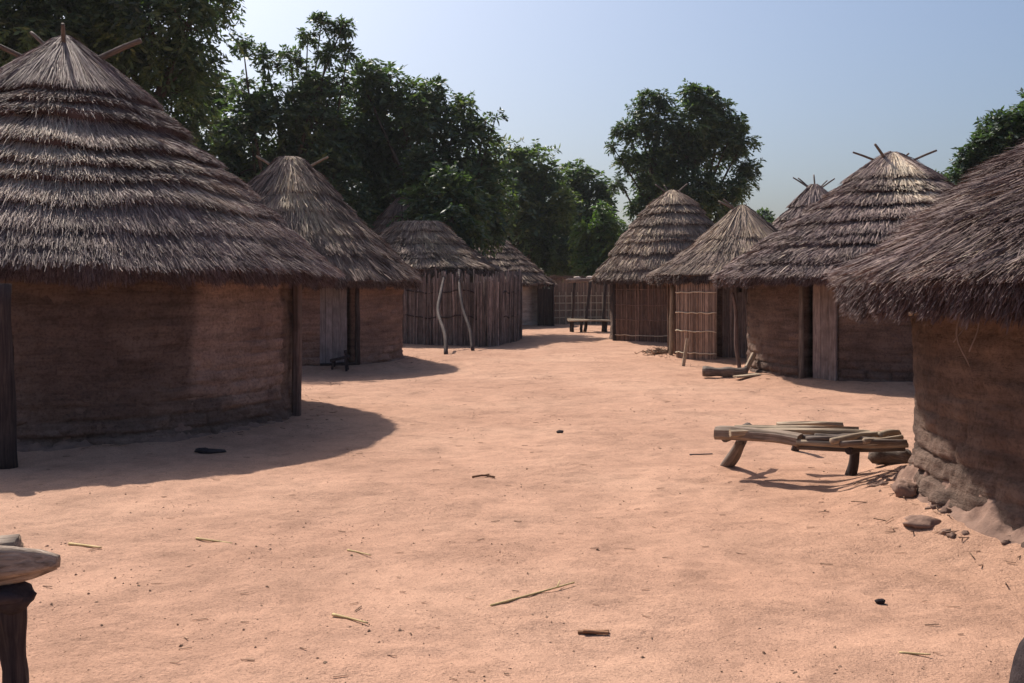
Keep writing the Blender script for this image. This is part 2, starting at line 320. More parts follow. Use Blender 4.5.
def mud_bank(parent, c, r, a0, a1, width, height, seed):
    n = int((a1 - a0) * r / .02); A = np.linspace(a0, a1, n); sv = np.linspace(0, 1, 26); AA, SS = np.meshgrid(A, sv); p = np.stack([np.cos(AA) * 2 * r, np.sin(AA) * 2 * r, SS * 2], -1) + seed
    wd = width * (1 + .9 * noise3(np.stack([np.cos(AA) * r * 1.6, np.sin(AA) * r * 1.6, 0 * AA + seed], -1))); rad = r - .06 + wd * SS
    x, y = np.cos(AA) * rad, np.sin(AA) * rad; q = np.stack([x, y, 0 * x], -1) + seed * 3.3; ends = np.clip(np.minimum(AA - a0, a1 - AA) / .2, 0, 1)
    lump = 1 + 1.5 * noise3(q * 3.2) + 1.6 * noise3(q * 7.5) + .9 * noise3(q * 16); z = ground_z(x + c[0], y + c[1]) - .012 + ends * height * (1 - SS) ** 1.4 * lump + .05 * ends * np.sqrt(np.clip(1 - SS, 0, 1)) * np.abs(noise3(q * 11))
    z[-1] -= .03; m = len(sv); i = np.arange(m - 1)[:, None] * n + np.arange(n - 1)[None]; mb = MB(); mb.add(np.stack([x, y, z], -1), np.stack([i, i + n, i + n + 1, i + 1], -1).reshape(-1, 4)); return mb.build('mud_bank', M['clod'], parent, smooth=True)
def roof(parent, R, ze, H, seed, n, width, courses, cap=.3, p=.08, L=(.35, .6), lift=.05, shag=0.0, mt='thatch', top_r=.14, tb=0.0, patch=None, fringe=.45, thick=.20, step=.07, apex=(0, 0), fade=(1, 1)):
    """closed thatch shell with stepped courses plus loose straw laid on it"""
    g = np.random.default_rng(seed + 100); mb = MB()
    rr = lambda t: top_r * (1 - t) ** 2 + R * t
    zt = ze + thick
    zz = lambda t: zt + (H - zt) * (1 - (1 - p) * np.clip(t, 0, 1.2) - p * np.clip(t, 0, 1.2) ** 2)
    bounds = np.concatenate([[0], np.linspace(cap, 1.0, courses + 1)]); bounds[2:-1] += g.normal(0, .24 * (1 - cap) / courses, courses - 1)
    def wav(th, k): return .020 * (noise3(np.stack([np.cos(th) * 2.2, np.sin(th) * 2.2, np.asarray(k) * 3.3 + seed], -1)) * 2 + .9 * noise3(np.stack([np.cos(th) * 9, np.sin(th) * 9, np.asarray(k) * 1.7 + seed], -1)))
    step0 = step; st = lambda t: step0 * np.interp(t, [0, .55, .8, 1.0], [1, 1, fade[0], fade[1]])
    dt = 1e-3
    def frame(t, th):
        dr = (rr(t + dt) - rr(t)) / dt; dz = (zz(t + dt) - zz(t)) / dt; l = np.sqrt(dr * dr + dz * dz)
        c, s = np.cos(th), np.sin(th); D = np.stack([c * dr / l, s * dr / l, dz / l], -1); Nn = np.stack([-c * dz / l, -s * dz / l, dr / l], -1)
        return D, Nn, np.stack([-s, c, 0 * c], -1), l
    def pos(t, th):
        sh = (1 - np.clip(t, 0, 1)) ** 2
        return np.stack([rr(t) * np.cos(th) + apex[0] * sh, rr(t) * np.sin(th) + apex[1] * sh, zz(t)], -1)
    def lumps(t, th):
        q = pos(t, th) + seed * 3.1; return .06 * noise3(q * 1.1) + .03 * noise3(q * 3.0)
    # base shell
    nth = 180; ts = []
    for a, b in zip(bounds[:-1], bounds[1:]): ts += list(np.linspace(a, b, max(4, int((b - a) * 50)))[:-1] + 1e-3); ts.append(b - 1e-3)
    ts = np.array(ts); th = np.linspace(0, 2 * pi, nth, endpoint=False); T, TH = np.meshgrid(ts, th, indexing='ij')
    kk = np.clip(np.searchsorted(bounds, T, side='right') - 1, 0, courses)
    Tw = T + wav(TH, kk) * np.clip(T * 4, 0, 1); fr = (T - bounds[kk]) / (bounds[kk + 1] - bounds[kk])
    V = pos(Tw, TH) + frame(Tw, TH)[1] * ((fr - 1) * st(T) + lumps(Tw, TH))[..., None]
    m = len(ts); under_t = np.array([.965, .9, .75, .5, .2]); U, UT = np.meshgrid(under_t, th, indexing='ij'); VU = pos(U, UT) - np.array([0, 0, thick * 1.0]); VU[0, :, 2] += .02
    V = np.concatenate([V, VU]); mm = len(V)
    i = np.arange(mm - 1)[:, None] * nth + np.arange(nth)[None]; j = np.arange(mm - 1)[:, None] * nth + (np.arange(nth)[None] + 1) % nth
    q = np.stack([i, i + nth, j + nth, j], -1).reshape(-1, 4)
    V = np.concatenate([V.reshape(-1, 3), [[apex[0], apex[1], zz(0) - step + .03]]]); last = len(V) - 1
    jj = np.arange(nth); t3 = np.stack([jj, (jj + 1) % nth, np.full(nth, last)], -1)
    mb.add(V, q, t3, .12 + .1 * g.random(len(V)))
    # straw
    u = np.sqrt(g.random(n)) * 1.0; k = np.clip(np.searchsorted(bounds, u, side='right') - 1, 0, courses)
    ntuft = max(40, n // int(14 + 16 * shag)); tf = g.integers(0, ntuft, n)            # strands gathered in tufts
    tth = g.random(ntuft) * 2 * pi; tu = np.sqrt(g.random(ntuft)); tl = g.normal(0, 1, ntuft); tt = g.normal(0, 1, ntuft); tdir = g.normal(0, 1, ntuft)
    use = g.random(n) < (.55 + .4 * shag)
    th_ = np.where(use, tth[tf] + g.normal(0, .05, n) / np.clip(tu[tf] * R, .2, 9), g.random(n) * 2 * pi); u = np.where(use, np.clip(tu[tf] + g.normal(0, .008 + .012 * shag, n), 0, 1), u)
    k = np.clip(np.searchsorted(bounds, u, side='right') - 1, 0, courses)
    free = g.random(n) < np.where(u > .72, max(shag, 1 - fade[0]), max(shag, .28))               # strands that do not end at a course edge
    tip = np.where(free, np.clip(u + .02, 0.05, 1.03), bounds[k + 1] + wav(th_, k) + g.normal(0, .012, n) + tl[tf] * .008)
    tip = np.minimum(tip, 1.035)
    D0, N0, S0, l0 = frame(np.clip(tip, 0, 1), th_)
    Ln = g.uniform(L[0], L[1], n); iscap = (k == 0) & ~free; Ln = np.where(iscap, np.minimum(l0 * (tip - .0) * g.uniform(.4, .95, n), 1.6), Ln)
    root = np.clip(tip - Ln / l0, 0.0, 1)
    fr0 = np.clip((root - bounds[k]) / (bounds[k + 1] - bounds[k]), -.5, 1); frt = np.clip((tip - bounds[k]) / (bounds[k + 1] - bounds[k]), 0, 1)
    th0 = th_ + g.normal(0, .012, n); r_t = np.clip(rr(tip), .15, 9)
    th1 = th0 + (g.normal(0, .035, n) + tdir[tf] * .045 * (1 + .5 * shag)) * Ln / r_t * 2.2
    P0 = pos(root, th0) + frame(root, th0)[1] * ((np.clip(fr0, 0, 1) - 1) * st(root) + lumps(root, th0) - .01 + .02 * g.random(n))[:, None]
    lf = np.abs(g.normal(0, 1, n)) * lift * .18 + np.clip(tl[tf], -1, 2) * lift * .32 * (1 + shag)
    P1 = pos(tip, th1) + frame(np.clip(tip, 0, 1), th1)[1] * ((frt - 1) * st(tip) + lumps(np.clip(tip, 0, 1), th1) + np.clip(lf, -.005, .16))[:, None]
    # drooping fringe along the eave
    nf = int(n * fringe); thf = g.random(nf) * 2 * pi; dz = g.random(nf) ** .8 * thick * 1.02; tf0 = 1.0 - .10 * g.random(nf) ** 2 - .03 * (dz / thick)
    Q0 = pos(tf0, thf) - np.array([0, 0, 1]) * dz[:, None]; Df = frame(np.full(nf, .98), thf)[0]
    dirf = unit(Df + np.stack([0 * thf, 0 * thf, -g.random(nf) * 1.1 - .1], -1) + g.normal(0, .12, (nf, 3))); rag = .5 + .9 * (noise3(np.stack([np.cos(thf) * 12, np.sin(thf) * 12, 0 * thf + seed], -1)) + .3)
    Q1 = Q0 + dirf * (g.uniform(.05, .15, nf) * np.clip(rag, .25, 1.3))[:, None]
    tint = np.clip(.49 + .065 * g.normal(0, 1, n) + .10 * tt[tf] + tb + np.where(g.random(n) < .02, .30, 0), .02, 1)
    if patch is not None:
        for (pu, pt, pr, pa) in patch:
            dd = (tip - pu) ** 2 * 4 + (np.angle(np.exp(1j * (th_ - pt)))) ** 2; tint = np.clip(tint + pa * np.exp(-dd / pr ** 2) * (.5 + g.random(n)), 0, 1)
    A0 = np.concatenate([P0, Q0]); A1 = np.concatenate([P1, Q1]); tn = np.concatenate([tint, np.clip(.30 + .13 * g.normal(0, 1, nf) + tb, .02, 1)])
    Nn = len(A0); d = unit(A1 - A0); sd = unit(np.cross(d, g.normal(0, 1, (Nn, 3)) * .55 + np.concatenate([N0, frame(np.full(nf, .98), thf)[1]]))); w = (width * g.uniform(.5, 1.4, Nn))[:, None] * .5
    mid = (A0 + A1) / 2 + np.concatenate([N0, np.zeros((nf, 3))]) * (g.normal(.006, .010, Nn))[:, None] + sd * g.normal(0, .008, Nn)[:, None]
    V = np.stack([A0 - sd * w, A0 + sd * w, mid + sd * w, mid - sd * w, A1 + sd * w * .45, A1 - sd * w * .45], 1).reshape(-1, 3); b = np.arange(Nn)[:, None] * 6
    q = np.concatenate([b + np.array([[0, 1, 2, 3]]), b + np.array([[3, 2, 4, 5]])]); mb.add(V, q, None, np.repeat(tn, 6))
    return mb.build('thatch_roof', M[mt], parent)
def roof_poles(rf, R, ze, H, items, seed, apex=(0, 0), m='wood'):
    """items: (angle, length, tilt up, radius, reach) of the pole tips that cross through the top of the thatch"""
    for k, (a, ln, up, rad, off) in enumerate(items):
        mb = MB(); d = np.array([cos(a) * cos(up), sin(a) * cos(up), sin(up)]); b = np.array([cos(a) * off + apex[0], sin(a) * off + apex[1], H - .10 - off * .75])
        tube(mb, spline([b - d * .3, b + d * ln * .5 + np.array([0, 0, .01]), b + d * ln], 6), np.linspace(rad, rad * .75, 6), 7, .2, .5, seed=seed + k)
        mb.build('roof_pole', M[m], rf, smooth=True)
def plank_door(parent, pa, pb, z0, z1, m='door', n=4, th=.045, name='door', seed=0):
    """board door between two plan points (local), one mesh of boards plus a ledge each at top and bottom as sub-parts"""
    pa, pb = np.array([*pa, 0.]), np.array([*pb, 0.]); t = unit(pb - pa); nrm = np.array([t[1], -t[0], 0]); w = np.linalg.norm(pb - pa) / n; mb = MB()
    for k in range(n):
        c = pa + t * w * (k + .5); beam(mb, c + [0, 0, z0 + .01 * random.random()], c + [0, 0, z1 - .03 * random.random()], w * .965, th, nrm, .004, .4 + .25 * random.random(), .1, 9, seed + k)
    d = mb.build(name, M[m], parent)
    for zc in (z0 + .3, z1 - .3):
        b = MB(); beam(b, pa + t * .03 - nrm * (th * .5 + .018) + [0, 0, zc], pb - t * .03 - nrm * (th * .5 + .018) + [0, 0, zc], .09, .03, nrm, .003, .45, .1, 5, seed); b.build('ledge', M[m], d)
    return d
def post(parent, x, y, z0, z1, rad, m='wood', name='door_post', lean=(0, 0), seed=0, sq=1.0, bend=.03):
    mb = MB(); n = 10; f = np.linspace(0, 1, n)
    pts = np.stack([x + lean[0] * f + bend * np.array([noise3([k * .4, seed, .2]) for k in f * 8]), y + lean[1] * f + bend * np.array([noise3([k * .4, seed, 5.2]) for k in f * 8]), z0 + (z1 - z0) * f], -1)
    tube(mb, pts, rad * (1 - .15 * f), 10, .18, .5, sq, seed); return mb.build(name, M[m], parent, smooth=True)
def reed_wall(parent, pts, zf, top, spacing, rad, m='reed', name='reed_wall', seed=0, rag=.08, lean=.02, back=True, depth=.03):
    """upright stalks side by side along a plan polyline (local coordinates), with a thin core of stalks behind"""
    g = np.random.default_rng(seed); pts = np.asarray(pts, float); L = np.concatenate([[0], np.cumsum(np.linalg.norm(np.diff(pts, axis=0), axis=1))]); n = int(L[-1] / spacing) * 2
    s = np.sort(g.random(n) * L[-1]); x = np.interp(s, L, pts[:, 0]) + g.normal(0, depth * .5, n); y = np.interp(s, L, pts[:, 1]) + g.normal(0, depth * .5, n)
    z0 = np.array([zf(a, b) for a, b in zip(x, y)]) - .04; z1 = z0 + .04 + top + g.normal(0, rag, n) + rag * 1.5 * noise3(np.stack([s * 1.3, 0 * s, 0 * s + seed], -1))
    mb = MB(); r = rad * g.uniform(.5, 1.35, n); dx = g.normal(0, lean, n); dy = g.normal(0, lean, n); mx = g.normal(0, lean * .3, n)
    tint = np.clip(.5 + .2 * g.normal(0, 1, n), .05, 1); V = []; ang0 = g.random(n) * 6.28
    rows = [(0, 0), (.5, .5), (1, 1)]; UV = []
    for f, ff in rows:
        for c in range(3):
            a = ang0 + c * 2.094; V.append(np.stack([x + dx * f + mx * (f == .5) + r * np.cos(a), y + dy * f + r * np.sin(a), z0 + (z1 - z0) * f], -1)); UV.append(np.stack([np.cos(a) * .01 + s, np.sin(a) * .01, (z1 - z0) * f + s * 7], -1))
    V = np.stack(V, 1).reshape(-1, 3); UV = np.stack(UV, 1).reshape(-1, 3); b = np.arange(n)[:, None] * 9
    fq = [[r0 * 3 + c, r0 * 3 + (c + 1) % 3, r0 * 3 + 3 + (c + 1) % 3, r0 * 3 + 3 + c] for r0 in (0, 1) for c in range(3)]
    mb.add(V, np.concatenate([b + np.array([f]) for f in fq]), (b + np.array([[6, 7, 8]])), np.repeat(tint, 9), UV)
    if back:
        ss = np.linspace(0, L[-1], max(4, int(L[-1] / .15))); bx = np.interp(ss, L, pts[:, 0]); by = np.interp(ss, L, pts[:, 1]); t = unit(np.gradient(np.stack([bx, by], -1), axis=0)); nn = np.stack([-t[:, 1], t[:, 0]], -1); m2 = len(ss)
        z_ = np.array([zf(a, c) for a, c in zip(bx, by)]); w = .008
        rowsV = [np.stack([bx + nn[:, 0] * sg * w, by + nn[:, 1] * sg * w, z_ + (top - .18 if hi else -.04)], -1) for sg, hi in ((1, 0), (1, 1), (-1, 1), (-1, 0))]
        k = np.arange(m2 - 1); q = np.concatenate([np.stack([r0 * m2 + k, r0 * m2 + k + 1, r1 * m2 + k + 1, r1 * m2 + k], -1) for r0, r1 in ((0, 1), (1, 2), (2, 3), (3, 0))])
        mb.add(np.concatenate(rowsV), q, None, .15)
    return mb.build(name, M[m], parent)
def band(parent, pts, z, rad=.014, m='cord', name='tie_band', off=.045, sag=.02, seed=0):
    pts = np.asarray(pts, float); t = unit(np.gradient(pts, axis=0)); nn = np.stack([t[:, 1], -t[:, 0]], -1); mb = MB()
    zz = z + sag * np.array([noise3([i * .35, seed, .3]) for i in range(len(pts))]) * 2
    tube(mb, np.stack([pts[:, 0] + nn[:, 0] * off, pts[:, 1] + nn[:, 1] * off, zz], -1), rad, 6, .2, .6, 1, seed); return mb.build(name, M[m], parent, smooth=True)
def arc(r, a0, a1, n=24, c=(0, 0)): a = np.linspace(a0, a1, n); return np.stack([c[0] + r * np.cos(a), c[1] + r * np.sin(a)], -1)

def base(k, name, label):
    c, r, R, e, H, m = HUTS[k]
    o = thing(name, (c[0], c[1], 0), label, 'hut', 'round thatched huts of the compound')
    return o, c, r, R, e, H
def lz(c, x, y): return gz(x + c[0], y + c[1])
def roof_h(r, R, e, H, p=.08, thick=.2): zt = e + thick; t = r / R; return zt + (H - zt) * (1 - (1 - p) * t - p * t * t) - .10

# --- large hut, left foreground
o, c, r, R, e, H = base('a', 'mud_hut', 'large round mud hut with ridged thatch, nearest on the left beside the big shadow')
d0, d1 = hit(c, r, 276), hit(c, r, 299.0); a0, a1 = ang(c, d0), ang(c, d1)
l0, l1 = hit(c, r, -60), hit(c, r, 14); b0, b1 = ang(c, l0), ang(c, l1)
a0, a1 = a0 % (2 * pi), a1 % (2 * pi); b0, b1 = b0 % (2 * pi), b1 % (2 * pi)
mud_wall(o, r, roof_h(r, R, e, H), [(min(a0, a1), max(a0, a1) + .12, 1.75), (min(b0, b1), max(b0, b1), 1.75)], 1, blocks=True, plaster=(ang(c, hit(c, r, 188)) % (2 * pi), ang(c, hit(c, r, 277)) % (2 * pi) + .05, .42))
camdir = atan2(-c[1], -c[0])
rf = roof(o, R, e, H, 1, 230000, .0075, 9, .30, .02, (.20, .42), .06, tb=.02, patch=[(.50, camdir - .15, .40, .26), (.72, camdir - .1, .35, .22), (.2, camdir + .2, .4, .08), (.62, camdir + .6, .25, .18), (.78, camdir + .75, .25, .2)], thick=.22, step=.14, fade=(.5, .2))
roof_poles(rf, R, e, H, [(radians(4), .60, radians(26), .045, .38), (radians(-70), .28, radians(48), .03, .18), (radians(200), .55, radians(24), .035, .42), (radians(160), .42, radians(40), .032, .22)], 3)
q0 = np.array([cos(a0), sin(a0)]); q1 = np.array([cos(a1), sin(a1)])
dj = hit(c, r - .04, 277) - c; dk = hit(c, r - .04, 280.5) - c; plank_door(o, dj, dk, .03, 1.74, 'door', 1, seed=3)
pp = hit(c, r + .08, 296.5) - c
mb = MB(); g_ = lz(c, *pp); tdir = np.array([-pp[1], pp[0]]) / np.hypot(*pp)
beam(mb, [pp[0], pp[1], g_ - .05], [pp[0] + .01, pp[1], 1.78], 0.115, .10, (pp[0], pp[1], 0), .012, .45, .25, 14, 5); mb.build('door_post', M['brown_door'], o)
pl = P(8.5, 8.85) - c; post(o, pl[0], pl[1], lz(c, *pl) - .05, 1.64, .078, 'dark_wood', 'door_post', (-.05, 0), 8)
reed_wall(o, arc(r - .06, min(b0, b1) - .02, max(b0, b1) + .02), lambda x, y: 0.0, 1.75, .022, .012, 'dark_wood', 'door', 4)

mud_bank(o, c, r, camdir - .9, camdir + 1.0, .26, .09, 8)
# --- second hut on the left
o, c, r, R, e, H = base('b', 'mud_hut', 'mud hut with a pale grey door and straw patched thatch, second on the left')
d0, d1 = hit(c, r, 320), hit(c, r, 357); a0, a1 = sorted((ang(c, d0) % (2 * pi), ang(c, d1) % (2 * pi)))
mud_wall(o, r, roof_h(r, R, e, H), [(a0, a1, 1.72)], 4, 'mud_pale', th=.36, blocks=True)
camdir = atan2(-c[1], -c[0])
rf = roof(o, R, e, H, 2, 70000, .015, 5, .33, .0, (.30, .6), .08, .75, 'straw_thatch', tb=-.03, top_r=.24, patch=[(.40, camdir + .1, .45, .30), (.10, camdir, .5, .25), (.62, camdir + .5, .35, .28)], step=.035)
roof_poles(rf, R, e, H, [(radians(15), .62, radians(30), .032, .26), (radians(165), .62, radians(32), .032, .26)], 9, m='pole')
q0 = np.array([cos(a0), sin(a0)]) * (r - .2); q1 = np.array([cos(a1), sin(a1)]) * (r - .2)
plank_door(o, q0, q0 + (q1 - q0) * .88, .14, 1.74, 'door', 4, seed=11)
qj = np.array([cos(a1), sin(a1)]) * (r + .02); post(o, qj[0], qj[1], .05, 1.75, .05, 'dark_wood', 'door_post', (0, 0), 12)
mb = MB(); beam(mb, [*(q0 * 1.05), .12], [*(q1 * 1.05), .12], .26, .07, (0, 0, 1), .01, .35, .2, 6, 2); mb.build('doorstep', M['dark_wood'], o)

# --- third hut, behind the stick enclosure
o, c, r, R, e, H = base('c', 'mud_hut', 'hut with a low blunt roof of patchy straw right behind the stick fence')
mud_wall(o, r, roof_h(r, R, e, H), [], 5, 'mud')
rf = roof(o, R, e, H, 3, 42000, .022, 5, .28, .10, (.30, .7), .09, .6, 'straw_thatch', tb=.02, top_r=.72, step=.07, patch=[(.5, -1.2, .5, .25), (.8, -.9, .4, .2)])
o, c, r, R, e, H = base('j', 'mud_hut', 'hut showing only its capped thatch peak over the low straw roof behind the stick fence')
mud_wall(o, r, roof_h(r, R, e, H), [], 15, 'mud')
rf = roof(o, R, e, H, 11, 22000, .026, 6, .34, .30, (.30, .6), .07, .4, 'straw_thatch', tb=.0, top_r=.25, step=.10)
roof_poles(rf, R, e, H, [(radians(20), .5, radians(38), .03, .2), (radians(150), .5, radians(45), .03, .2)], 14)

# --- fourth hut, at the end of the lane
o, c, r, R, e, H = base('d', 'mud_hut', 'far hut with whitewashed wall at the end of the lane, beside the lattice fence')
mud_wall(o, r, roof_h(r, R, e, H), [], 6, 'mud_grey')
rf = roof(o, R, e, H, 4, 22000, .035, 8, .28, .08, (.35, .65), .05, .1, 'straw_thatch', tb=.02, step=.09)
roof_poles(rf, R, e, H, [(radians(30), .5, radians(38), .03, .2), (radians(150), .5, radians(45), .03, .2)], 16)

# --- far right hut with the pointed roof
o, c, r, R, e, H = base('e', 'reed_hut', 'steep hut with ringed thatch and brown reed wall, under the lone round tree')
ca = atan2(-c[1], -c[0])
mud_wall(o, r - .06, roof_h(r, R, e, H, .38), [], 7, 'mud')
rf = roof(o, R, e, H, 5, 52000, .020, 7, .27, .38, (.25, .48), .055, .05, 'straw_thatch', tb=.05, top_r=.16, step=.10, thick=.24, patch=[(.15, ca, 1.2, .15), (.75, ca - .6, .5, .10)])
roof_poles(rf, R, e, H, [(radians(15), .5, radians(40), .026, .12), (radians(40), .45, radians(35), .022, .15), (radians(160), .5, radians(38), .026, .12), (radians(120), .4, radians(50), .022, .12)], 19)
pa = arc(r + .06, ca - .95, ca + 1.25, 40)
rw = reed_wall(o, pa, lambda x, y: lz(c, x, y), 1.62, .022, .014, 'reed', 'reed_wall', 21, .05)
for k, z in enumerate((.18, .62, 1.05, 1.5)): band(rw, arc(r + .06, ca - .95, ca + .25, 22), z + lz(c, *pa[20]), .012, 'reed' if k else 'cord', seed=k)
pp = np.array([cos(ca - .97), sin(ca - .97)]) * (r + .11); post(o, pp[0], pp[1], -.05, 1.85, .055, 'dark_wood', 'door_post', (0, 0), 22)

# --- small reed hut with banded panel
o, c, r, R, e, H = base('f', 'reed_hut', 'small low hut with a reed panel tied by pale bands, behind the barkless log')
ca = atan2(-c[1], -c[0])
mud_wall(o, r - .08, roof_h(r, R, e, H, -.22), [(ca % (2 * pi) - .12, ca % (2 * pi) + .42, 1.6)], 8, 'mud')
rf = roof(o, R, e, H, 6, 52000, .015, 3, .45, -.22, (.45, .9), .05, .6, 'straw_thatch', tb=.02, top_r=.09, step=.05, thick=.20, patch=[(.12, ca, 1.2, .22)])
roof_poles(rf, R, e, H, [(radians(150), .55, radians(30), .03, .1), (radians(168), .45, radians(42), .025, .1), (radians(60), .3, radians(40), .025, .1)], 24)
p0, p1 = hit(c, r + .34, 677), hit(c, r + .34, 717); aa0, aa1 = ang(c, p0), ang(c, p1)
pa = arc(r + .34, aa0, aa1, 22); rw = reed_wall(o, pa, lambda x, y: lz(c, x, y), 1.72, .017, .012, 'pale_reed', 'reed_panel', 25, .03, .012)
for k, z in enumerate((.14, .62, 1.03, 1.48)): band(rw, pa, z + lz(c, *pa[10]), .013, 'cord', seed=k + 5)
p2 = hit(c, r + .02, 748); pb = arc(r - .02, aa1 + .01, ang(c, p2), 16)
reed_wall(o, pb, lambda x, y: lz(c, x, y), 1.62, .024, .014, 'stick', 'reed_door', 27, .04)
pc = arc(r - .02, aa0 - .9, aa0 - .02, 16); reed_wall(o, pc, lambda x, y: lz(c, x, y), 1.6, .03, .016, 'reed', 'reed_wall', 28, .06)
pp = hit(c, r + .2, 671) - c; post(o, pp[0], pp[1], -.05, 1.66, .05, 'pole', 'door_post', (.03, 0), 29)

# --- hut with the board door, right
o, c, r, R, e, H = base('g', 'mud_hut', 'broad mud hut with a half open grey board door, right of the barkless log')
ca = atan2(-c[1], -c[0])
a0, a1 = sorted((ang(c, hit(c, r, 802)) % (2 * pi), ang(c, hit(c, r, 838)) % (2 * pi)))
mud_wall(o, r, roof_h(r, R, e, H, .03), [(a0, a1, 1.74)], 10, 'mud', blocks=True)
rf = roof(o, R, e, H, 7, 105000, .013, 10, .24, .0, (.22, .42), .05, .05, 'thatch', tb=.03, top_r=.10, step=.085, patch=[(.22, ca + .25, .35, .45), (.4, ca + .35, .35, .30), (.12, ca, .5, .2)])
roof_poles(rf, R, e, H, [(radians(178), .55, radians(22), .026, .22), (radians(215), .45, radians(40), .03, .20), (radians(-3), .6, radians(24), .026, .24), (radians(35), .35, radians(35), .024, .2), (radians(-85), .45, radians(-32), .028, .14)], 31)
qa = np.array([cos(a0), sin(a0)]); qb = np.array([cos(a1), sin(a1)])
hinge = qb * (r + .05); free = qa * (r - .10) + (qb - qa) * (r * .22)
plank_door(o, free, hinge, .04, 1.76, 'stick', 3, seed=33)
post(o, *(qa * (r + .02)), .0, 1.78, .045, 'wood', 'door_post', (0, 0), 34)

# --- hut half hidden behind it
o, c, r, R, e, H = base('h', 'mud_hut', 'hut hidden but for its pointed thatch top, behind the grey board door hut')
mud_wall(o, r, roof_h(r, R, e, H), [], 12, 'mud')
rf = roof(o, R, e, H, 8, 24000, .026, 9, .25, .05, (.3, .55), .05, .1, 'thatch', tb=.03, step=.09)
roof_poles(rf, R, e, H, [(radians(165), .6, radians(36), .026, .12), (radians(150), .5, radians(44), .024, .12), (radians(80), .45, radians(60), .026, .05), (radians(15), .6, radians(34), .026, .14), (radians(35), .5, radians(36), .024, .14)], 37)

# --- near hut on the right
o, c, r, R, e, H = base('i', 'mud_hut', 'near hut at the right edge with shaggy low thatch over a cracked mud brick wall')
mud_wall(o, r, roof_h(r, R, e, H, .05, .26), [], 14, 'mud', flare=.16, blocks=True)
rf = roof(o, R, e, H, 9, 250000, .0065, 5, .30, .05, (.22, .5), .085, .85, 'thatch', tb=.0, step=.05, thick=.26)
mud_bank(o, c, r, pi * .75, pi * 1.6, .26, .15, 5)
g9 = np.random.default_rng(77); mb = MB()                             # crumbled footing of fallen wall mud
for k in range(60):
    a = g9.uniform(pi * .85, pi * 1.5); d = r + .04 + abs(g9.normal(.03, .15)); x, y = d * cos(a), d * sin(a); s = g9.uniform(.02, .06) * (1.2 if d < r + .12 else .6)
    rock(mb, (x, y, lz(c, x, y) + s * .02), (s * g9.uniform(.7, 1.3), s * g9.uniform(.7, 1.2), s * g9.uniform(.4, .8)), k, .30 + .25 * g9.random(), 1.1, 11, 7)
tag(mb.build('crumbled_footing', M['clod'], o, smooth=True), kind='stuff')
mb = MB(); pq = hit(c, R - .25, 940) - c; tube(mb, spline([[*(pq * .93), 1.50], [*(pq * 1.02), 1.46], [*(pq * 1.09), 1.44]], 6), .015, 7, .2, .7); mb.build('rafter_end', M['pole'], o, smooth=True)
for k, (px_, z0, z1, bx) in enumerate(((958, 1.55, 1.25, .05), (964, 1.5, 1.10, -.06), (972, 1.55, 1.2, .03))):
    pq = hit(c, r + .09, px_) - c; mb = MB(); tube(mb, spline([[pq[0], pq[1], z0], [pq[0] + bx, pq[1] - .03, (z0 + z1) / 2], [pq[0] - bx * .6, pq[1], z1]], 9), np.linspace(.011, .005, 9), 5, .2, .5); mb.build('dangling_twig', M['stick'], o, smooth=True)

# ------------------------------------------------------------------ fences, shelter, props
f0 = P(470, 27.5); fence = thing('stick_fence', (f0[0], f0[1], 0), 'tall curved fence of grey upright sticks in front of the low straw roof', 'fence')
path = spline([P(380, 28.6), P(425, 28.0), P(472, 27.5), P(492, 27.7), P(508, 28.8), P(518, 30.8), P(516, 33.5)], 60) - f0
sw = reed_wall(fence, path, lambda x, y: lz(f0, x, y), 1.92, .045, .024, 'stick', 'stick_wall', 41, .10, .035, depth=.07)
for z in (.8, 1.5): band(fence, path, z, .018, 'dark_wood', 'rail', .05, .08, 6)
path2 = spline([P(474, 27.15), P(490, 27.2), P(502, 27.9)], 20) - f0
reed_wall(fence, path2, lambda x, y: lz(f0, x, y), 1.86, .05, .026, 'stick', 'newer_sticks', 44, .08, .04, False, .06)
def prop(pts, rad, label, seed):
    p0 = np.array(pts[0]); b = np.array([p0[0], p0[1], gz(p0[0], p0[1]) - .05]); mb = MB(); q = np.array(pts) - b; q[0, 2] = 0
    tube(mb, spline(q, 16), np.linspace(rad, rad * .8, 16), 8, .25, .8, 1, seed); ob = mb.build('prop_pole', M['dark_wood'], smooth=True, loc=b); tag(ob, label, 'pole', 'crooked poles propped on the stick fence')
prop([[*P(446, 24.0), 0], W(445, 335, 24.6), W(438, 312, 25.8), W(441, 292, 26.8), W(446, 270, 28.3)], .05, 'crooked prop pole with a bulge to the left, leaning on the stick fence', 51)
prop([[*P(473, 25.2), 0], W(470, 330, 25.8), W(464, 312, 26.4), W(460, 292, 27.0), W(459, 270, 28.2)], .05, 'crooked prop pole slanting down to the right, leaning on the stick fence', 52)

f1 = P(583, 44.5); fence = thing('lattice_fence', (f1[0], f1[1], 0), 'brown reed fence with a pale cane grid closing the far end of the lane', 'fence')
A, B = P(551, 44.3) - f1, P(640, 44.8) - f1
pth = np.linspace(A, B, 20); reed_wall(fence, pth, lambda x, y: 0.0, 2.02, .035, .020, 'pale_reed', 'reed_panel', 61, .05, .02)
mb = MB(); t = unit(B - A); nn = np.array([t[1], -t[0]])
for z in (.28, .60, .92, 1.24):
    tube(mb, spline([[*(A + nn * .07), z], [*((A + B) / 2 + nn * .08), z + .02], [*(B + nn * .07), z]], 10), .022, 5, .2, .6)
for s in np.linspace(.02, .98, 15):
    p = A + (B - A) * s + nn * .115; tube(mb, [[p[0], p[1], -.02], [p[0] + .01, p[1], .7], [p[0] - .01, p[1], 1.42]], .018, 5, .2, .5)
mb.build('lattice', M['cord'], fence)
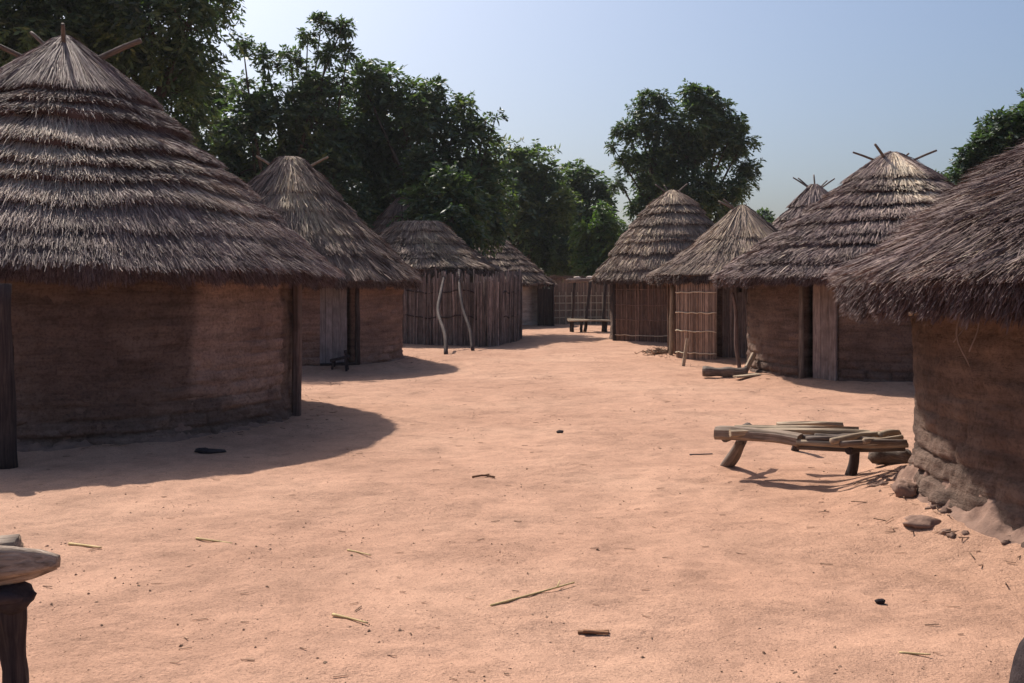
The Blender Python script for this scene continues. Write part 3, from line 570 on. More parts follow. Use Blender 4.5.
mb = MB(); gq = np.random.default_rng(5)
for k in range(400):
    s = gq.random(); p = A + (B - A) * s; a = gq.normal(0, .5); d = np.array([t[0] * cos(a), t[1] * cos(a), sin(a) * .35]); b = np.array([*p, 2.03 + gq.normal(0, .05)]) + np.array([*(nn * gq.normal(0, .08)), 0]); beam(mb, b - d * .2, b + d * .2, .02, .015, (0, 0, 1), 0, gq.uniform(.3, .9), .1, 2)
mb.build('thatch_coping', M['reed'], fence)
f2 = P(546, 41.4); scr = thing('reed_screen', (f2[0], f2[1], 0), 'dark upright reed screen between the whitewashed hut and the lattice fence', 'fence')
reed_wall(scr, np.linspace(P(537.5, 41.2) - f2, P(553.5, 41.8) - f2, 8), lambda x, y: 0.0, 1.75, .03, .018, 'dark_wood', 'reed_panel', 64, .04); 
post(scr, *(P(553.5, 41.75) - f2), -.05, 1.8, .045, 'dark_wood', 'post', (0, 0), 65)

# pole shelter over the far bench
f3 = P(581, 38.2); sh = thing('pole_shelter', (f3[0], f3[1], 0), 'flat topped pole shelter with dark slanting posts standing over the far bench', 'shelter')
for k, (px_, Y, ln) in enumerate(((572, 38.6, .1), (584.5, 36.9, .22), (604, 38.9, .05), (603, 37.0, .1))):
    p = P(px_, Y) - f3; post(sh, p[0], p[1], -.05, 1.86, .062, 'dark_wood', 'post', (ln, .05), 70 + k, 1, .08)
mb = MB()
for k in range(16):
    y = -1.3 + k * .13; beam(mb, [-.55, y + .02 * random.random(), 1.90 + .04 * random.random()], [1.0, y, 1.92 + .03 * random.random()], .06, .05, (0, 0, 1), .02, .25 + .3 * random.random(), .3, 5, k)
for y in (-1.15, .5): beam(mb, [-.5, y, 1.85], [.95, y, 1.85], .08, .07, (0, 0, 1), .02, .4, .3, 5)
mb.build('flat_roof', M['stick'], sh)
for k, (px_, Y, r_, lab) in enumerate(((577, 37.2, .09, 'small pale bundle at the left on the pole shelter roof'), (590, 37.2, .10, 'small pale bundle at the right on the pole shelter roof'))):
    q = P(px_, Y); mb = MB(); rock(mb, (0, 0, r_ * .5), (r_ * 1.5, r_, r_ * .6), k + 3, .8, .3); tag(mb.build('bundle', M['mud_grey'], smooth=True, loc=(q[0], q[1], 1.94)), lab, 'bundle', 'bundles stored on the shelter roof')

# far bench
f4 = P(588, 36.6); bn = thing('bench', (f4[0], f4[1], 0), 'far low bench of pale planks under the pole shelter', 'bench')
mb = MB()
for k in range(5): beam(mb, [-.74, -.3 + k * .16, .40 + .01 * k], [.78, -.3 + k * .16, .41], .14, .05, (0, 0, 1), .012, .7 + .1 * random.random(), .2, 6, k)
mb.build('seat', M['pole'], bn)
for x, y in ((-.60, -.26), (-.62, .32), (.62, -.26), (.62, .32), (-.28, -.28)): post(bn, x, y, gz(f4[0] + x, f4[1] + y) - .04, .40, .055, 'dark_wood', 'leg', (.02, 0), 81)

# ------------------------------------------------------------------ low bench of poles, right foreground
f5 = np.array([2.55, 8.75]); bn = thing('bench', (f5[0], f5[1], gz(*f5)), 'low rickety bench of planks and poles in the sun beside the near right hut', 'bench')
G5 = gz(*f5)
def L5(px_, py_, z):                # the plan point where the picture ray meets height z above the ground
    Y = (CAMZ - z) * F / (py_ - CY); return np.array([(px_ - CX) / F * Y - f5[0], Y - f5[1], z - G5])
mb = MB(); beam(mb, L5(717, 433, .375), L5(800, 441, .365), .17, .10, (0, 0, 1), .03, .5, .25, 12, 1); mb.build('hewn_plank', M['log'], bn)
mb = MB(); tube(mb, spline([L5(730, 433, .40), L5(800, 431.5, .41), L5(869, 433, .40)], 14), np.linspace(.042, .034, 14), 12, .3, .7, .8, 2); mb.build('plank', M['pole'], bn)
mb = MB(); tube(mb, spline([L5(735, 429, .40), L5(790, 428.6, .405), L5(858, 429.5, .40)], 14), np.linspace(.038, .03, 14), 12, .3, .64, .8, 3); mb.build('plank', M['pole'], bn)
mb = MB(); tube(mb, spline([L5(777, 425.5, .40), L5(810, 424.5, .41), L5(842, 425, .40)], 10), np.linspace(.036, .028, 10), 12, .3, .68, .8, 4); mb.build('plank', M['pole'], bn)
for k, (a, b, z, rd, ti) in enumerate((((796, 442), (908, 445), .365, .024, .55), ((832, 441), (882, 434), .41, .028, .62), ((864, 441), (902, 437), .41, .024, .6), ((880, 435), (898, 432), .415, .028, .55), ((800, 437), (876, 440), .385, .026, .5), ((846, 433), (893, 439), .375, .026, .45), ((797, 447), (905, 449), .31, .020, .4), ((806, 439), (890, 441), .39, .022, .55), ((815, 436), (880, 437), .385, .024, .45), ((840, 444), (906, 442), .385, .022, .65), ((788, 434), (862, 436), .385, .026, .5), ((850, 438), (900, 434), .38, .022, .5))):
    mb = MB(); p, q = L5(*a, z), L5(*b, z); mid = (p + q) / 2 + np.array([0, .02 * ((k % 3) - 1), .012 * ((k % 2) * 2 - 1)])
    tube(mb, spline([p, mid, q], 10), np.linspace(rd, rd * .85, 10), 8, .22, ti, 1, k); mb.build('slat_pole', M['pole'] if k < 4 else M['wood'], bn, smooth=True)
def leg5(px_, py_, top, rad, m='dark_wood', s=0):
    b = L5(px_, py_, 0.0); x, y = b[0] + f5[0], b[1] + f5[1]; b[2] = gz(x, y) - G5 - .05; mb = MB(); t = b + np.array(top); tube(mb, spline([b, (b + t) / 2 + np.array([.012, 0, 0]), t], 9), np.linspace(rad * 1.05, rad * .95, 9), 8, .25, .5, 1.0, s); mb.build('leg', M[m], bn, smooth=True)
leg5(723, 466, (.075, -.42, .33), .05, 'wood', 1); leg5(793, 452, (.02, -.20, .31), .036, 'dark_wood', 2); leg5(849, 478, (.05, -.02, .34), .045, 'dark_wood', 3); leg5(880, 469, (.06, -.08, .31), .045, 'dark_wood', 4); leg5(871, 459, (.03, -.10, .30), .045, 'dark_wood', 6)
mb = MB(); beam(mb, L5(724, 437, .33), L5(748, 427, .35), .06, .06, (0, 0, 1), .02, .45, .3, 6); mb.build('crossbar', M['wood'], bn)
mb = MB(); beam(mb, L5(848, 449, .325), L5(884, 438, .345), .06, .06, (0, 0, 1), .02, .4, .3, 6); mb.build('crossbar', M['dark_wood'], bn)
# thick butt of wood under the bench's right end
x, y = 3.20, 8.46; mb = MB(); tube(mb, spline([[-.13, .10, .075], [0.02, 0.02, .085], [.16, -.10, .08]], 12), [.03, .07, .085, .09, .08, .085, .09, .085, .08, .085, .07, .03], 16, .5, .3, .9, 3)
tag(mb.build('log', M['wood'], smooth=True, loc=(x, y, gz(x, y) - .02)), 'short thick grey log lying between the low bench and the right hut wall', 'log')

# ------------------------------------------------------------------ bench at the lower left corner
f6 = np.array([-1.93, 3.72]); bn = thing('bench', (f6[0], f6[1], gz(*f6)), 'weathered log bench cut off by the lower left corner, on a burnt forked post', 'bench'); G6 = gz(*f6)
e6 = W(58, 562, 3.80) - np.array([f6[0], f6[1], G6]); mb = MB()
n = 22; f = np.linspace(0, 1, n); pts = e6 + np.array([-1.55, -.20, -.03]) * f[:, None]; rad = np.concatenate([[.028, .052, .066, .074], np.full(n - 4, .080)]) + .006 * np.sin(f * 19)
tube(mb, pts, rad, 30, .34, .62, .92, 4); mb.build('seat', M['log'], bn, smooth=True)
mb = MB(); e7 = e6 + np.array([-.24, .17, -.01]); pts = e7 + np.array([-1.35, -.16, -.03]) * f[:, None]; tube(mb, pts, .065, 20, .3, .55, .9, 9); mb.build('seat', M['log'], bn, smooth=True)
pt = W(14, 603, 3.78) - np.array([f6[0], f6[1], G6])
mb = MB(); n = 16; f = np.linspace(0, 1, n); z = -.06 + (pt[2] + .06) * f
tube(mb, np.stack([pt[0] - .005 + .012 * np.sin(f * 5), pt[1] + 0 * f, z], -1), .050 + .006 * np.sin(f * 7 + 1), 18, .3, .45, 1, 6); mb.build('leg', M['dark_wood'], bn, smooth=True)
mb = MB(); rock(mb, pt + np.array([.0, -.02, .03]), (.082, .072, .062), 5, .5, .28, 26, 16); tube(mb, spline([pt + np.array([-.09, -.06, .02]), pt + np.array([.0, -.085, .045]), pt + np.array([.065, -.05, .03])], 10), np.array([.008, .018, .022, .024, .024, .023, .022, .02, .016, .006]), 8, .12, .8, 1, 8); mb.build('knot', M['char'], bn, smooth=True)
post(bn, e6[0] - 1.2, e6[1] - .1, -.05, e6[2] - .05, .06, 'dark_wood', 'leg', (0, 0), 88)

# ------------------------------------------------------------------ small things
def lay(name, px_, py_, builder, m, label, cat, group=None, smooth=True, h=0.0):
    Y = CAMZ * F / (py_ - CY)
    for _ in range(4): X = (px_ - CX) / F * Y; Y = (CAMZ - gz(X, Y)) * F / (py_ - CY)
    mb = MB(); builder(mb); return tag(mb.build(name, M[m], smooth=smooth, loc=(X, Y, gz(X, Y) + h)), label, cat, group)
def stalk(dx, dy, r, fork=False, k=0):
    def f(mb):
        a = np.array([-dx / 2, -dy / 2, r * .6]); b = np.array([dx / 2, dy / 2, r * .9 + .004]); tube(mb, spline([a, (a + b) / 2 + np.array([.004, .012 * dx, -.001]), b], 9), np.linspace(r, r * .55, 9), 6, .15, .5 + .1 * (k % 3), 1, k)
        if fork: tube(mb, spline([a + (b - a) * .78, a + (b - a) * .85 + np.array([-.01, .05, .015])], 4), [r * .6, r * .45, r * .4, r * .3], 5, .1, .6)
    return f
ST = 'dry stalks lying on the sand'
lay('straw_stalk', 85, 547, stalk(.25, -.12, .009, k=2), 'straw', 'short thick dark yellow stalk near the lower left bench', 'straw', ST)
lay('straw_stalk', 214, 542, stalk(.27, -.15, .008), 'straw', 'pale straight stalk in front of the large hut\'s shadow', 'straw', ST)
lay('straw_stalk', 359, 553.5, stalk(.16, -.14, .006), 'straw', 'thin pale stalk ahead of the tip of the large shadow', 'straw', ST)
lay('straw_stalk', 350, 620, stalk(.19, -.144, .007), 'straw', 'pale stalk at the lower left centre, closest of the straws to the camera', 'straw', ST)
lay('straw_stalk', 534, 595, stalk(.44, .37, .007, True), 'straw', 'long forked straw stalk in the middle foreground', 'straw', ST)
lay('straw_stalk', 701, 455, stalk(.22, .01, .009), 'stick', 'thin grey stick lying left of the low bench', 'stick')
lay('straw_stalk', 915, 655, stalk(.12, -.04, .006), 'straw', 'tiny pale straw at the lower right', 'straw', ST)
lay('twig', 594, 633.5, lambda mb: (beam(mb, [-.075, .0, .012], [.07, .005, .014], .022, .016, (0, 0, 1), .01, .5, .3, 6), beam(mb, [-.05, -.012, .024], [.065, -.02, .018], .016, .012, (0, 0, 1), .01, .8, .3, 5)), 'husk', 'short brown split husk just below the long forked straw', 'husk')
lay('pebble', 880, 603.5, lambda mb: rock(mb, (0, 0, .01), (.026, .018, .014), 2, .35), 'char', 'small black chip alone on the sand at right', 'pebble')
lay('bark_piece', 210, 452.5, lambda mb: (rock(mb, (0, 0, .015), (.15, .07, .022), 4, .5, .6), rock(mb, (-.08, .03, .02), (.06, .04, .025), 5, .5, .6)), 'char', 'flat dark bark piece in the shade of the large hut', 'bark')
lay('twig', 484, 478, lambda mb: (tube(mb, spline([[-.10, 0, .01], [0, .02, .02], [.09, -.01, .01]], 6), .009, 5, .2, .4), tube(mb, spline([[0, .02, .02], [.04, .09, .015]], 4), .007, 5, .2, .4)), 'husk', 'small dark forked twig in the middle of the yard', 'twig')
lay('pebble', 560, 433, lambda mb: rock(mb, (0, 0, .012), (.04, .03, .02), 6, .6), 'char', 'tiny dark stone farther up the middle of the yard', 'pebble')
lay('boulder', 906, 494, lambda mb: rock(mb, (0, 0, .03), (.085, .075, .06), 8, .45, .7, 20, 12), 'clod', 'rounded mud stone at the left foot of the right hut wall', 'stone')
lay('boulder', 893, 463, lambda mb: rock(mb, (0, 0, .05), (.10, .09, .08), 9, .42, .5, 18, 10), 'clod', 'small grey stone beneath the right end of the low bench', 'stone')
lay('mud_slab', 952, 531, lambda mb: rock(mb, (0, 0, .0), (.12, .09, .045), 11, .5, .8, 20, 12), 'clod', 'flat pale mud slab fallen from the right hut wall onto the sand', 'mud slab')
def stump(mb): n = 8; tube(mb, spline([[0, 0, -.05], [.01, 0, .1], [.03, 0, .21], [.05, .0, .245]], n), [.17, .165, .16, .155, .145, .125, .095, .05], 18, .12, .5, 1, 3)
qs = P(1054, 3.80); mb = MB(); stump(mb); tag(mb.build('stump', M['char'], smooth=True, loc=(qs[0], qs[1], gz(*qs))), 'dark rounded stump cut off by the lower right corner', 'stump')
# around the small reed hut
lay('log', 727, 377, lambda mb: tube(mb, spline([[-.40, .12, .085], [0, .0, .085], [.36, -.06, .09]], 12), .085 + .012 * np.sin(np.arange(12) * 1.3), 12, .22, .55, 1, 2), 'wood', 'barkless log lying before the small reed hut', 'log')
lay('split_wood', 749, 374, lambda mb: beam(mb, [-.05, -.05, .01], [.16, .16, .34], .10, .06, (1, -1, .3), .01, .85, .2, 6), 'pole', 'pale split billet leaning up behind the barkless log', 'firewood', None, False)
lay('board', 759, 381, lambda mb: beam(mb, [-.22, -.05, .03], [.22, .06, .05], .16, .035, (0, 0, 1), .01, .65, .2, 6), 'pole', 'flat short board on the ground at the barkless log\'s end', 'board', None, False)
lay('stick', 684, 366, lambda mb: beam(mb, [-.02, -.02, .0], [.09, .14, .56], .07, .035, (0, -1, .2), .01, .75, .25, 6), 'pole', 'short pale slat leaning on the banded reed panel', 'stick', None, False)
lay('stick', 742, 374, lambda mb: tube(mb, spline([[.02, 0, 0], [-.05, .03, .5], [-.04, .09, 1.05], [-.10, .12, 1.45]], 12), np.linspace(.04, .03, 12), 8, .25, .6, 1, 4), 'brown_door', 'tall crooked pole leaning in the reed hut doorway', 'pole')
def straw_heap(mb):
    gq = np.random.default_rng(9)
    for k in range(200):
        a = gq.random() * pi; d = np.array([cos(a), sin(a), gq.normal(0, .25)]) * .11; x, y = gq.normal(0, .20), gq.normal(0, .16); b = np.array([x, y, .015 + max(0, .13 - .45 * np.hypot(x, y)) * gq.random()]); beam(mb, b - d, b + d, .016, .010, (0, 0, 1), 0, gq.uniform(.2, .7), .1, 2)
lay('straw_heap', 660, 353, straw_heap, 'litter', 'low heap of loose straw between the ringed hut and the small reed hut', 'straw heap', None, False)
# stool at the second hut's door
q = hit(HUTS['b'][0], HUTS['b'][1] + .32, 340); st = thing('stool', (q[0], q[1], gz(*q)), 'small dark wooden stool tipped before the pale grey door', 'stool')
mb = MB(); beam(mb, [-.17, 0, .17], [.17, 0, .24], .24, .05, (-.2, 0, 1), .006, .5, .2, 6); mb.build('seat', M['char'], st)
for x, y in ((-.12, -.08), (-.12, .08), (.12, -.08), (.12, .08)):
    mb = MB(); tube(mb, [[x * 1.15, y, -.03], [x, y, .10], [x, y, .19 + x * .2]], .025, 6, .1, .5); mb.build('leg', M['char'], st)
mb = MB(); beam(mb, [.13, 0, .2], [.10, 0, .36], .18, .03, (1, 0, 0), .004, .5, .2, 4); mb.build('backrest', M['char'], st)

# uncountable litter on the sand: grit, clods and chaff
def litter():
    g = np.random.default_rng(21); mb = MB(); n = 6500
    y = 2.8 + 22 * g.random(n) ** 1.9; x = g.uniform(-1, 1, n) * (.55 * y + .8); cl = g.random(n) < .5; cc = g.integers(0, 160, n); x = np.where(cl, x[cc] + g.normal(0, .12, n), x); y = np.where(cl, np.maximum(2.7, y[cc] + g.normal(0, .18, n)), y); ok = np.ones(n, bool)
    for (c, r, *_r) in HUTS.values(): ok &= np.hypot(x - c[0], y - c[1]) > r + .05
    x, y = x[ok], y[ok]; n = len(x); z = ground_z(x, y); s = .0018 + .0055 * g.random(n) ** 7 + .0002 * y
    oc = np.array([[1, 0, 0], [0, 1, 0], [-1, 0, 0], [0, -1, 0], [0, 0, .8], [0, 0, -.8]]); a = g.random(n) * 6.28; ca, sa = np.cos(a), np.sin(a)
    V = oc[None] * s[:, None, None] * g.uniform(.6, 1.4, (n, 6, 1)) * np.stack([g.uniform(.7, 2.2, n), g.uniform(.7, 1.3, n), np.ones(n)], -1)[:, None]
    V = np.stack([V[..., 0] * ca[:, None] - V[..., 1] * sa[:, None], V[..., 0] * sa[:, None] + V[..., 1] * ca[:, None], V[..., 2]], -1) + np.stack([x, y, z + s * .3], -1)[:, None]
    ft = np.array([[0, 1, 4], [1, 2, 4], [2, 3, 4], [3, 0, 4], [1, 0, 5], [2, 1, 5], [3, 2, 5], [0, 3, 5]]); b = np.arange(n)[:, None] * 6
    mb.add(V, None, np.concatenate([b + f[None] for f in ft]), np.repeat(np.clip(g.normal(.45, .28, n), 0, 1), 6))
    for k in range(300):
        yy = 3 + 16 * g.random() ** 1.6; xx = g.uniform(-1, 1) * (.5 * yy + .3); a = g.normal(0, .5); l = g.uniform(.008, .03) * (1 + .04 * yy); d = np.array([cos(a), sin(a), .06]) * l
        b = np.array([xx, yy, gz(xx, yy) + .006]); beam(mb, b - d, b + d, .003 + .0005 * yy, .003, (0, 0, 1), 0, g.choice([.2, .9, 1.0, 1.0]), .1, 2)
    for (c, r, *_r) in HUTS.values():
        if c[1] > 26: continue
        for k in range(150):
            a = g.random() * 6.28; d = r + .10 + abs(g.normal(0, .22)); xx, yy = c[0] + d * cos(a), c[1] + d * sin(a); a = g.normal(0, .9); l = g.uniform(.015, .06); dd = np.array([cos(a), sin(a), g.normal(0, .12)]) * l
            b = np.array([xx, yy, gz(xx, yy) + .012]); beam(mb, b - dd, b + dd, .006, .005, (0, 0, 1), 0, g.choice([.15, .3, .6, .95]), .1, 2)
    tag(mb.build('ground_litter', M['litter']), 'grit, chaff and tiny clods scattered over the sand', 'litter', kind='stuff')
litter()

# ------------------------------------------------------------------ trees
def tree(name, label, Y, bpx, lobes, leaf, nleaf, m='leaf', trunk=.28, spread=.9, seed=0, group='trees behind the huts', clump=.42, droop=.45, tb=0.0):
    """lobes: (px, py, radius m, depth offset, density); leaves hang on sprays gathered in clumps through each lobe"""
    g = np.random.default_rng(seed + 500); b = P(bpx, Y); o = thing(name, (b[0], b[1], gz(b[0], b[1]) if abs(b[0]) < 15 and Y < 55 else 0), label, 'tree', group)
    loc = np.array([b[0], b[1], 0]); C = []; Rr = []; Wt = []
    for (px_, py_, r, dy, w) in lobes: p = W(px_, py_, Y + dy); C.append(p - loc); Rr.append(r); Wt.append(w * r ** 2.3)
    C = np.array(C); Rr = np.array(Rr); Wt = np.array(Wt) / sum(Wt); tot = int(nleaf / 12)
    tm = MB(); top = C.mean(0); fork = np.array([top[0] * .3, top[1] * .3, min(2.6, C[:, 2].min() * .8)])
    tube(tm, spline([[0, 0, -.2], [top[0] * .1 + .1, top[1] * .1, fork[2] * .5], fork], 10), np.linspace(trunk * 1.25, trunk * .8, 10), 12, .2, .5, 1, seed)
    for i in range(len(C)):
        e = C[i] + np.array([0, 0, Rr[i] * .3]); midp = fork + (e - fork) * .5 + g.normal(0, .25, 3); rr0 = trunk * (.28 + .25 * Rr[i] / Rr.max()); tube(tm, spline([fork - [0, 0, .2], midp, e], 12), np.linspace(rr0, rr0 * .12, 12), 7, .15, .5, 1, seed + i)
    mb = MB()
    for i in range(len(C)):
        ns = max(6, int(tot * Wt[i])); nc = max(5, int(9 * Rr[i] ** 2 / clump ** 2 * .35))
        d = unit(g.normal(0, 1, (nc, 3))); sl0 = leaf * 2.5 * min(1, .35 + Rr[i] * .7); Rc = max(.10, Rr[i] * 1.06 - (sl0 * .75 + leaf) * .62); rad = Rc * (.2 + .8 * g.random(nc) ** .5) * (1 + .60 * noise3(d * 2.1 + seed + i)); cc = C[i] + d * rad[:, None] * np.array([1, 1, .92]); ct = g.normal(0, .20, nc)
        for j in range(0, nc, 3):
            tube(tm, [C[i] + (cc[j] - C[i]) * .05, C[i] + (cc[j] - C[i]) * .55 + g.normal(0, .08, 3), cc[j]], np.array([.03, .02, .008]) * (trunk / .28), 4, 0, .5)
        wk = g.gamma(.9, 1, nc) + .12; k = g.choice(nc, ns, p=wk / wk.sum()); sp = cc[k] + g.normal(0, min(clump, Rr[i] * .5) * .42, (ns, 3)); out = unit(sp - C[i]); sd = unit(out * .8 + g.normal(0, .55, (ns, 3)) + np.array([0, 0, .15])); LL = 12
        f = np.linspace(.1, 1, LL)[None, :, None]; sl = (leaf * 2.5 * min(1, .22 + Rr[i] * .7) * g.uniform(.7, 1.25, ns))[:, None, None]
        base_ = sp[:, None] + sd[:, None] * f * sl + np.array([0, 0, -1.0]) * droop * f ** 2 * sl
        side = unit(np.cross(sd, g.normal(0, .35, (ns, 3)) + np.array([0, 0, 1.0])))[:, None]; sgn = np.where(np.arange(LL) % 2 == 0, 1., -1.)[None, :, None]
        ld = unit(side * sgn + sd[:, None] * .7 + np.array([0, 0, -1.]) * droop * .9 + g.normal(0, .25, (ns, LL, 3)))
        wv = unit(np.cross(ld, g.normal(0, .6, (ns, LL, 3)) + np.array([0, 0, 1.]))); ln = (leaf * min(1, .5 + .5 * Rr[i]) * g.uniform(.7, 1.3, (ns, LL)))[..., None]; wd = ln * .20
        V = np.stack([base_, base_ + ld * ln * .45 + wv * wd, base_ + ld * ln, base_ + ld * ln * .45 - wv * wd], 2).reshape(-1, 3)
        n = ns * LL; q = np.arange(n * 4).reshape(-1, 4); tint = np.clip(.5 + ct[k][:, None] + .14 * g.normal(0, 1, (ns, LL)) + tb, 0, 1).ravel(); mb.add(V, q, None, np.repeat(tint, 4))
    tm.build('trunk', M['bark'], o, smooth=True); mb.build('crown', M[m], o); return o
tree('tree', 'tall feathery dark tree spreading over the large left hut at the top left corner', 26, 50,
     [(20, 20, 2.7, 0, 1), (90, 30, 2.4, .6, 1), (150, 30, 1.8, 0, 1), (190, 28, 1.2, -.4, 1), (120, 80, 1.9, .8, 1), (60, -40, 2.9, 0, 1), (150, -35, 2.3, .5, 1), (-60, 40, 2.9, 0, .8), (30, 90, 2.3, 1, 1), (172, 90, 1.3, .6, 1), (212, -12, .8, 0, .8), (204, 55, .7, 0, .8), (150, 130, 1.4, 1, 1)],
     .19, 95000, seed=1, trunk=.34, clump=.5, droop=.6)
tree('tree', 'broad dark tree with upright leafy tufts on top, behind the second left hut', 35, 290,
     [(215, 135, 1.5, 1, 1), (250, 125, 1.1, 0, 1), (242, 42, .42, 0, 2), (240, 85, .5, 0, 1.3), (266, 58, .48, 0, 1.6), (290, 60, .55, 0, 1.5), (278, 112, 1.2, 0, 1), (322, 22, .42, 0, 2.2), (344, 26, .46, 0, 2.2), (308, 37, .40, 0, 2), (349, 51, .40, 0, 2), (327, 52, .48, 0, 2), (312, 76, .5, 0, 1.3), (338, 82, .55, 0, 1.2), (318, 102, 1.05, 0, 1), (230, 180, 1.4, 0, 1), (270, 165, 1.5, .6, 1), (320, 140, 1.5, .4, 1), (335, 185, 1.4, -.4, 1), (300, 215, 1.3, .5, 1), (245, 225, 1.3, .5, 1), (200, 90, 1.2, 1.5, 1), (360, 225, 1.2, .6, 1), (200, 215, 1.3, 1.2, .8)],
     .24, 54000, seed=2, trunk=.32, clump=.5)
tree('tree', 'wide dense dark tree overhanging the low straw roof and the stick fence', 36, 452,
     [(358, 80, .8, 0, 1), (388, 82, .95, 0, 1), (415, 100, .95, 0, 1), (440, 88, .6, 0, 1), (434, 120, 1.1, 0, 1), (464, 108, .65, 0, 1.1), (486, 123, .5, 0, 1.1), (497, 116, .28, 0, 1.2), (470, 142, .95, 0, 1), (375, 125, 1.4, .8, 1), (360, 170, 1.4, 1.5, 1), (405, 150, 1.5, 1.2, 1), (396, 180, 1.2, 3, 1), (440, 180, 1.4, -.6, 1), (455, 215, 1.05, -1.5, 1), (482, 180, 1.1, 0, 1), (480, 215, 1.0, -1.2, 1), (425, 225, .85, -2.2, 1), (430, 208, .8, -3.6, 1), (452, 222, .8, -4.2, 1), (470, 234, .6, -4.2, 1), (440, 195, 1.1, -3.0, 1), (434, 200, .8, -3.6, 1), (462, 205, 1.0, -3.0, 1), (497, 205, .8, 1, 1), (370, 215, 1.0, 1, 1)],
     .24, 54000, seed=3, trunk=.34, clump=.5)
tree('tree', 'rounded green tree above the far whitewashed hut, left of the gap in the trees', 50, 520,
     [(508, 160, 1.05, 0, 1), (530, 165, 1.15, 0, 1), (552, 172, .85, 0, 1), (515, 195, 1.6, 0, 1), (545, 205, 1.5, 0, 1), (520, 230, 1.6, 0, 1), (548, 238, 1.4, 0, 1), (565, 258, 1.1, 1, 1), (530, 262, 1.3, 1, 1), (492, 180, 1.1, 0, 1), (490, 225, 1.2, 1, 1)], .30, 26000, seed=4, trunk=.3, clump=.6, tb=.2)
tree('tree', 'narrow dark tree at the end of the lane behind the pale bush', 53, 582,
     [(578, 172, .75, 0, 1), (590, 182, .8, 0, 1), (570, 190, 1.0, 0, 1), (598, 200, .75, 0, 1), (580, 208, 1.3, 0, 1), (562, 225, 1.2, 0, 1), (590, 235, 1.3, 0, 1), (605, 215, .7, 0, 1), (575, 262, 1.5, .5, 1), (605, 262, 1.2, .5, 1), (625, 240, .8, 1, .8)], .30, 22000, seed=5, trunk=.28, clump=.6)
tree('bushy_tree', 'light green bushy young tree just behind the lattice fence', 47, 597,
     [(597, 228, .9, 0, 1), (585, 235, .65, 0, 1), (610, 222, .6, 0, 1), (612, 245, .7, 0, 1), (592, 255, .95, 0, 1), (605, 268, .8, 0, 1), (580, 258, .5, 0, 1), (603, 208, .45, 0, 1)], .27, 8000, 'leaf_light', trunk=.12, seed=6, clump=.5, tb=.22, group='young trees behind the fence')
tree('tree', 'lone round dark tree standing against the sky above the ringed hut', 42, 684,
     [(690, 122, 1.15, 0, 1), (660, 122, .9, 0, 1), (641, 136, .7, 0, 1), (622, 128, .5, 0, 1.3), (611, 146, .3, 0, 1.5), (664, 96, .55, 0, 1.3), (690, 92, .55, 0, 1.3), (648, 98, .45, 0, 1.3), (636, 108, .42, 0, 1.3), (708, 98, .5, 0, 1.3), (725, 108, .5, 0, 1.2), (738, 122, .5, 0, 1.2), (716, 145, 1.15, .4, 1), (745, 142, .55, 0, 1.2), (752, 168, .5, 0, 1.2), (738, 182, .75, 0, 1), (682, 158, 1.3, .5, 1), (650, 168, .95, 0, 1), (628, 160, .55, 0, 1), (618, 182, .42, 0, 1.2), (660, 190, .9, 0, 1), (700, 190, 1.1, 0, 1), (640, 205, .6, 0, 1), (722, 205, .7, 0, 1)],
     .22, 44000, seed=7, trunk=.3, clump=.45)
tree('tree', 'dark tree rising behind the thatch of the near right hut', 23, 1040,
     [(1000, 131, .52, 0, 1), (990, 147, .55, 0, 1), (972, 151, .40, 0, 1), (1015, 149, .6, 0, 1), (1030, 119, .6, 0, 1), (965, 164, .4, 0, 1), (952, 177, .28, 0, 1), (985, 174, .55, 0, 1), (1045, 149, 1.0, .3, 1), (1070, 119, 1.1, .3, 1), (945, 187, .22, 0, 1), (1010, 184, .7, .3, 1), (1060, 189, 1.1, .3, 1)],
     .17, 40000, seed=8, trunk=.2, clump=.3, tb=-.25)
tree('tree', 'distant treetop just showing between the grey board door hut and the near right hut', 46, 930,
     [(930, 180, .5, 0, 1), (938, 186, .6, 0, 1), (922, 188, .5, 0, 1), (930, 205, 1.2, 0, 1)], .28, 5000, seed=9, trunk=.16, clump=.45)
tree('tree', 'small far treetop showing behind the small reed hut\'s peak', 52, 772,
     [(764, 215, .4, 0, 1), (757, 218, .35, 0, 1), (765, 238, 1.1, 0, 1)], .3, 5000, seed=10, trunk=.16, clump=.5)

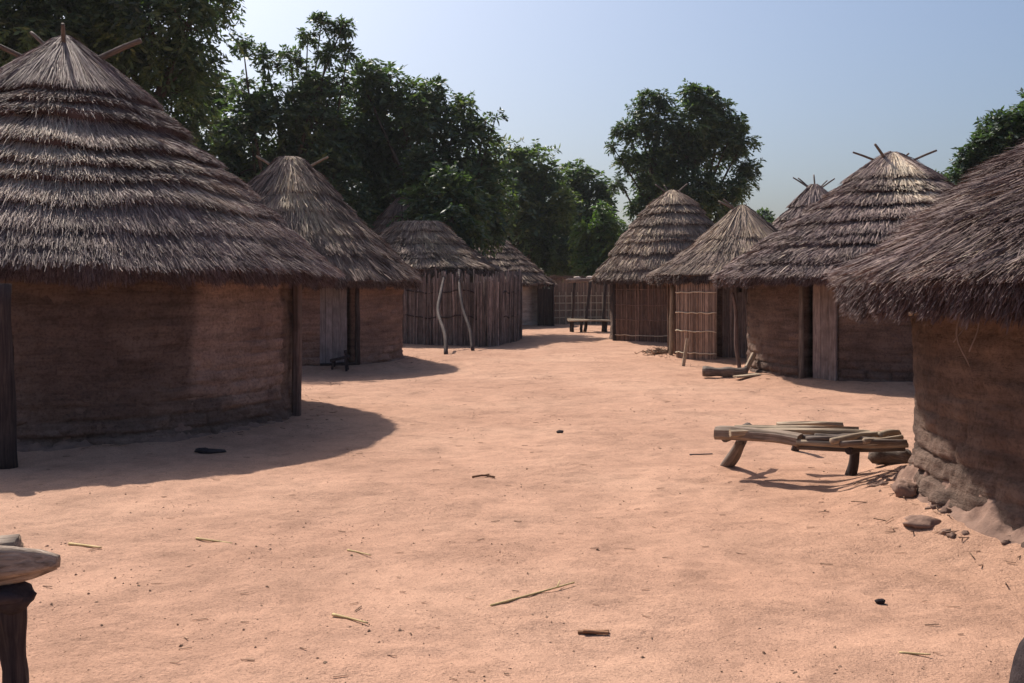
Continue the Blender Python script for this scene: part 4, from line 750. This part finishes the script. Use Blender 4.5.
# ------------------------------------------------------------------ dusty air
mb = MB(); bx = np.array([[x, y, z] for z in (-1.3, 17) for y in (-260, 360) for x in (-310, 310)], float)
mb.add(bx, [[0, 2, 3, 1], [4, 5, 7, 6], [0, 1, 5, 4], [2, 6, 7, 3], [0, 4, 6, 2], [1, 3, 7, 5]])
hm = bpy.data.materials.new('dusty_air'); hm.use_nodes = True; hn = hm.node_tree; hn.nodes.clear(); ho = hn.nodes.new('ShaderNodeOutputMaterial'); pv = hn.nodes.new('ShaderNodeVolumePrincipled')
pv.inputs['Color'].default_value = (.86, .88, .93, 1); pv.inputs['Density'].default_value = .00028; pv.inputs['Anisotropy'].default_value = .2; hn.links.new(pv.outputs[0], ho.inputs['Volume'])
hz = tag(mb.build('haze', hm), kind='stuff')

# ------------------------------------------------------------------ camera, sun, sky
cam = bpy.data.cameras.new('camera'); co = bpy.data.objects.new('camera', cam); COL.objects.link(co)
co.location = (0, 0, CAMZ); co.rotation_euler = (pi / 2, 0, 0); cam.sensor_width = 36; cam.lens = F / 1024 * 36
cam.shift_y = -(341.5 - CY) / 1024; cam.clip_end = 3000; cam.clip_start = .05; S.camera = co
EL, AZ = radians(48.3), math.atan2(-.55, .835)
sun = bpy.data.lights.new('sun', 'SUN'); so = bpy.data.objects.new('sun', sun); COL.objects.link(so)
sun.energy = 4.2; sun.angle = radians(.55); sun.color = (1, .93, .83)
import mathutils
dv = mathutils.Vector((sin(AZ) * cos(EL), cos(AZ) * cos(EL), sin(EL))); so.rotation_euler = dv.to_track_quat('Z', 'Y').to_euler(); so.location = dv * 60
w = bpy.data.worlds.new('World'); S.world = w; w.use_nodes = True; nt = w.node_tree
sk = nt.nodes.new('ShaderNodeTexSky'); sk.sky_type = 'NISHITA'; sk.sun_disc = False; sk.sun_elevation = EL; sk.sun_rotation = AZ % (2 * pi)
sk.air_density = 1.0; sk.dust_density = 4.5; sk.ozone_density = 5.0; sk.altitude = 50
nt.links.new(sk.outputs[0], nt.nodes['Background'].inputs[0]); nt.nodes['Background'].inputs[1].default_value = .092
S.view_settings.view_transform = 'Standard'; S.view_settings.look = 'None'; S.view_settings.gamma = 1; S.view_settings.exposure = .52
S.render.engine = 'CYCLES'; S.cycles.max_bounces = 8; S.cycles.diffuse_bounces = 5; S.cycles.use_denoising = True
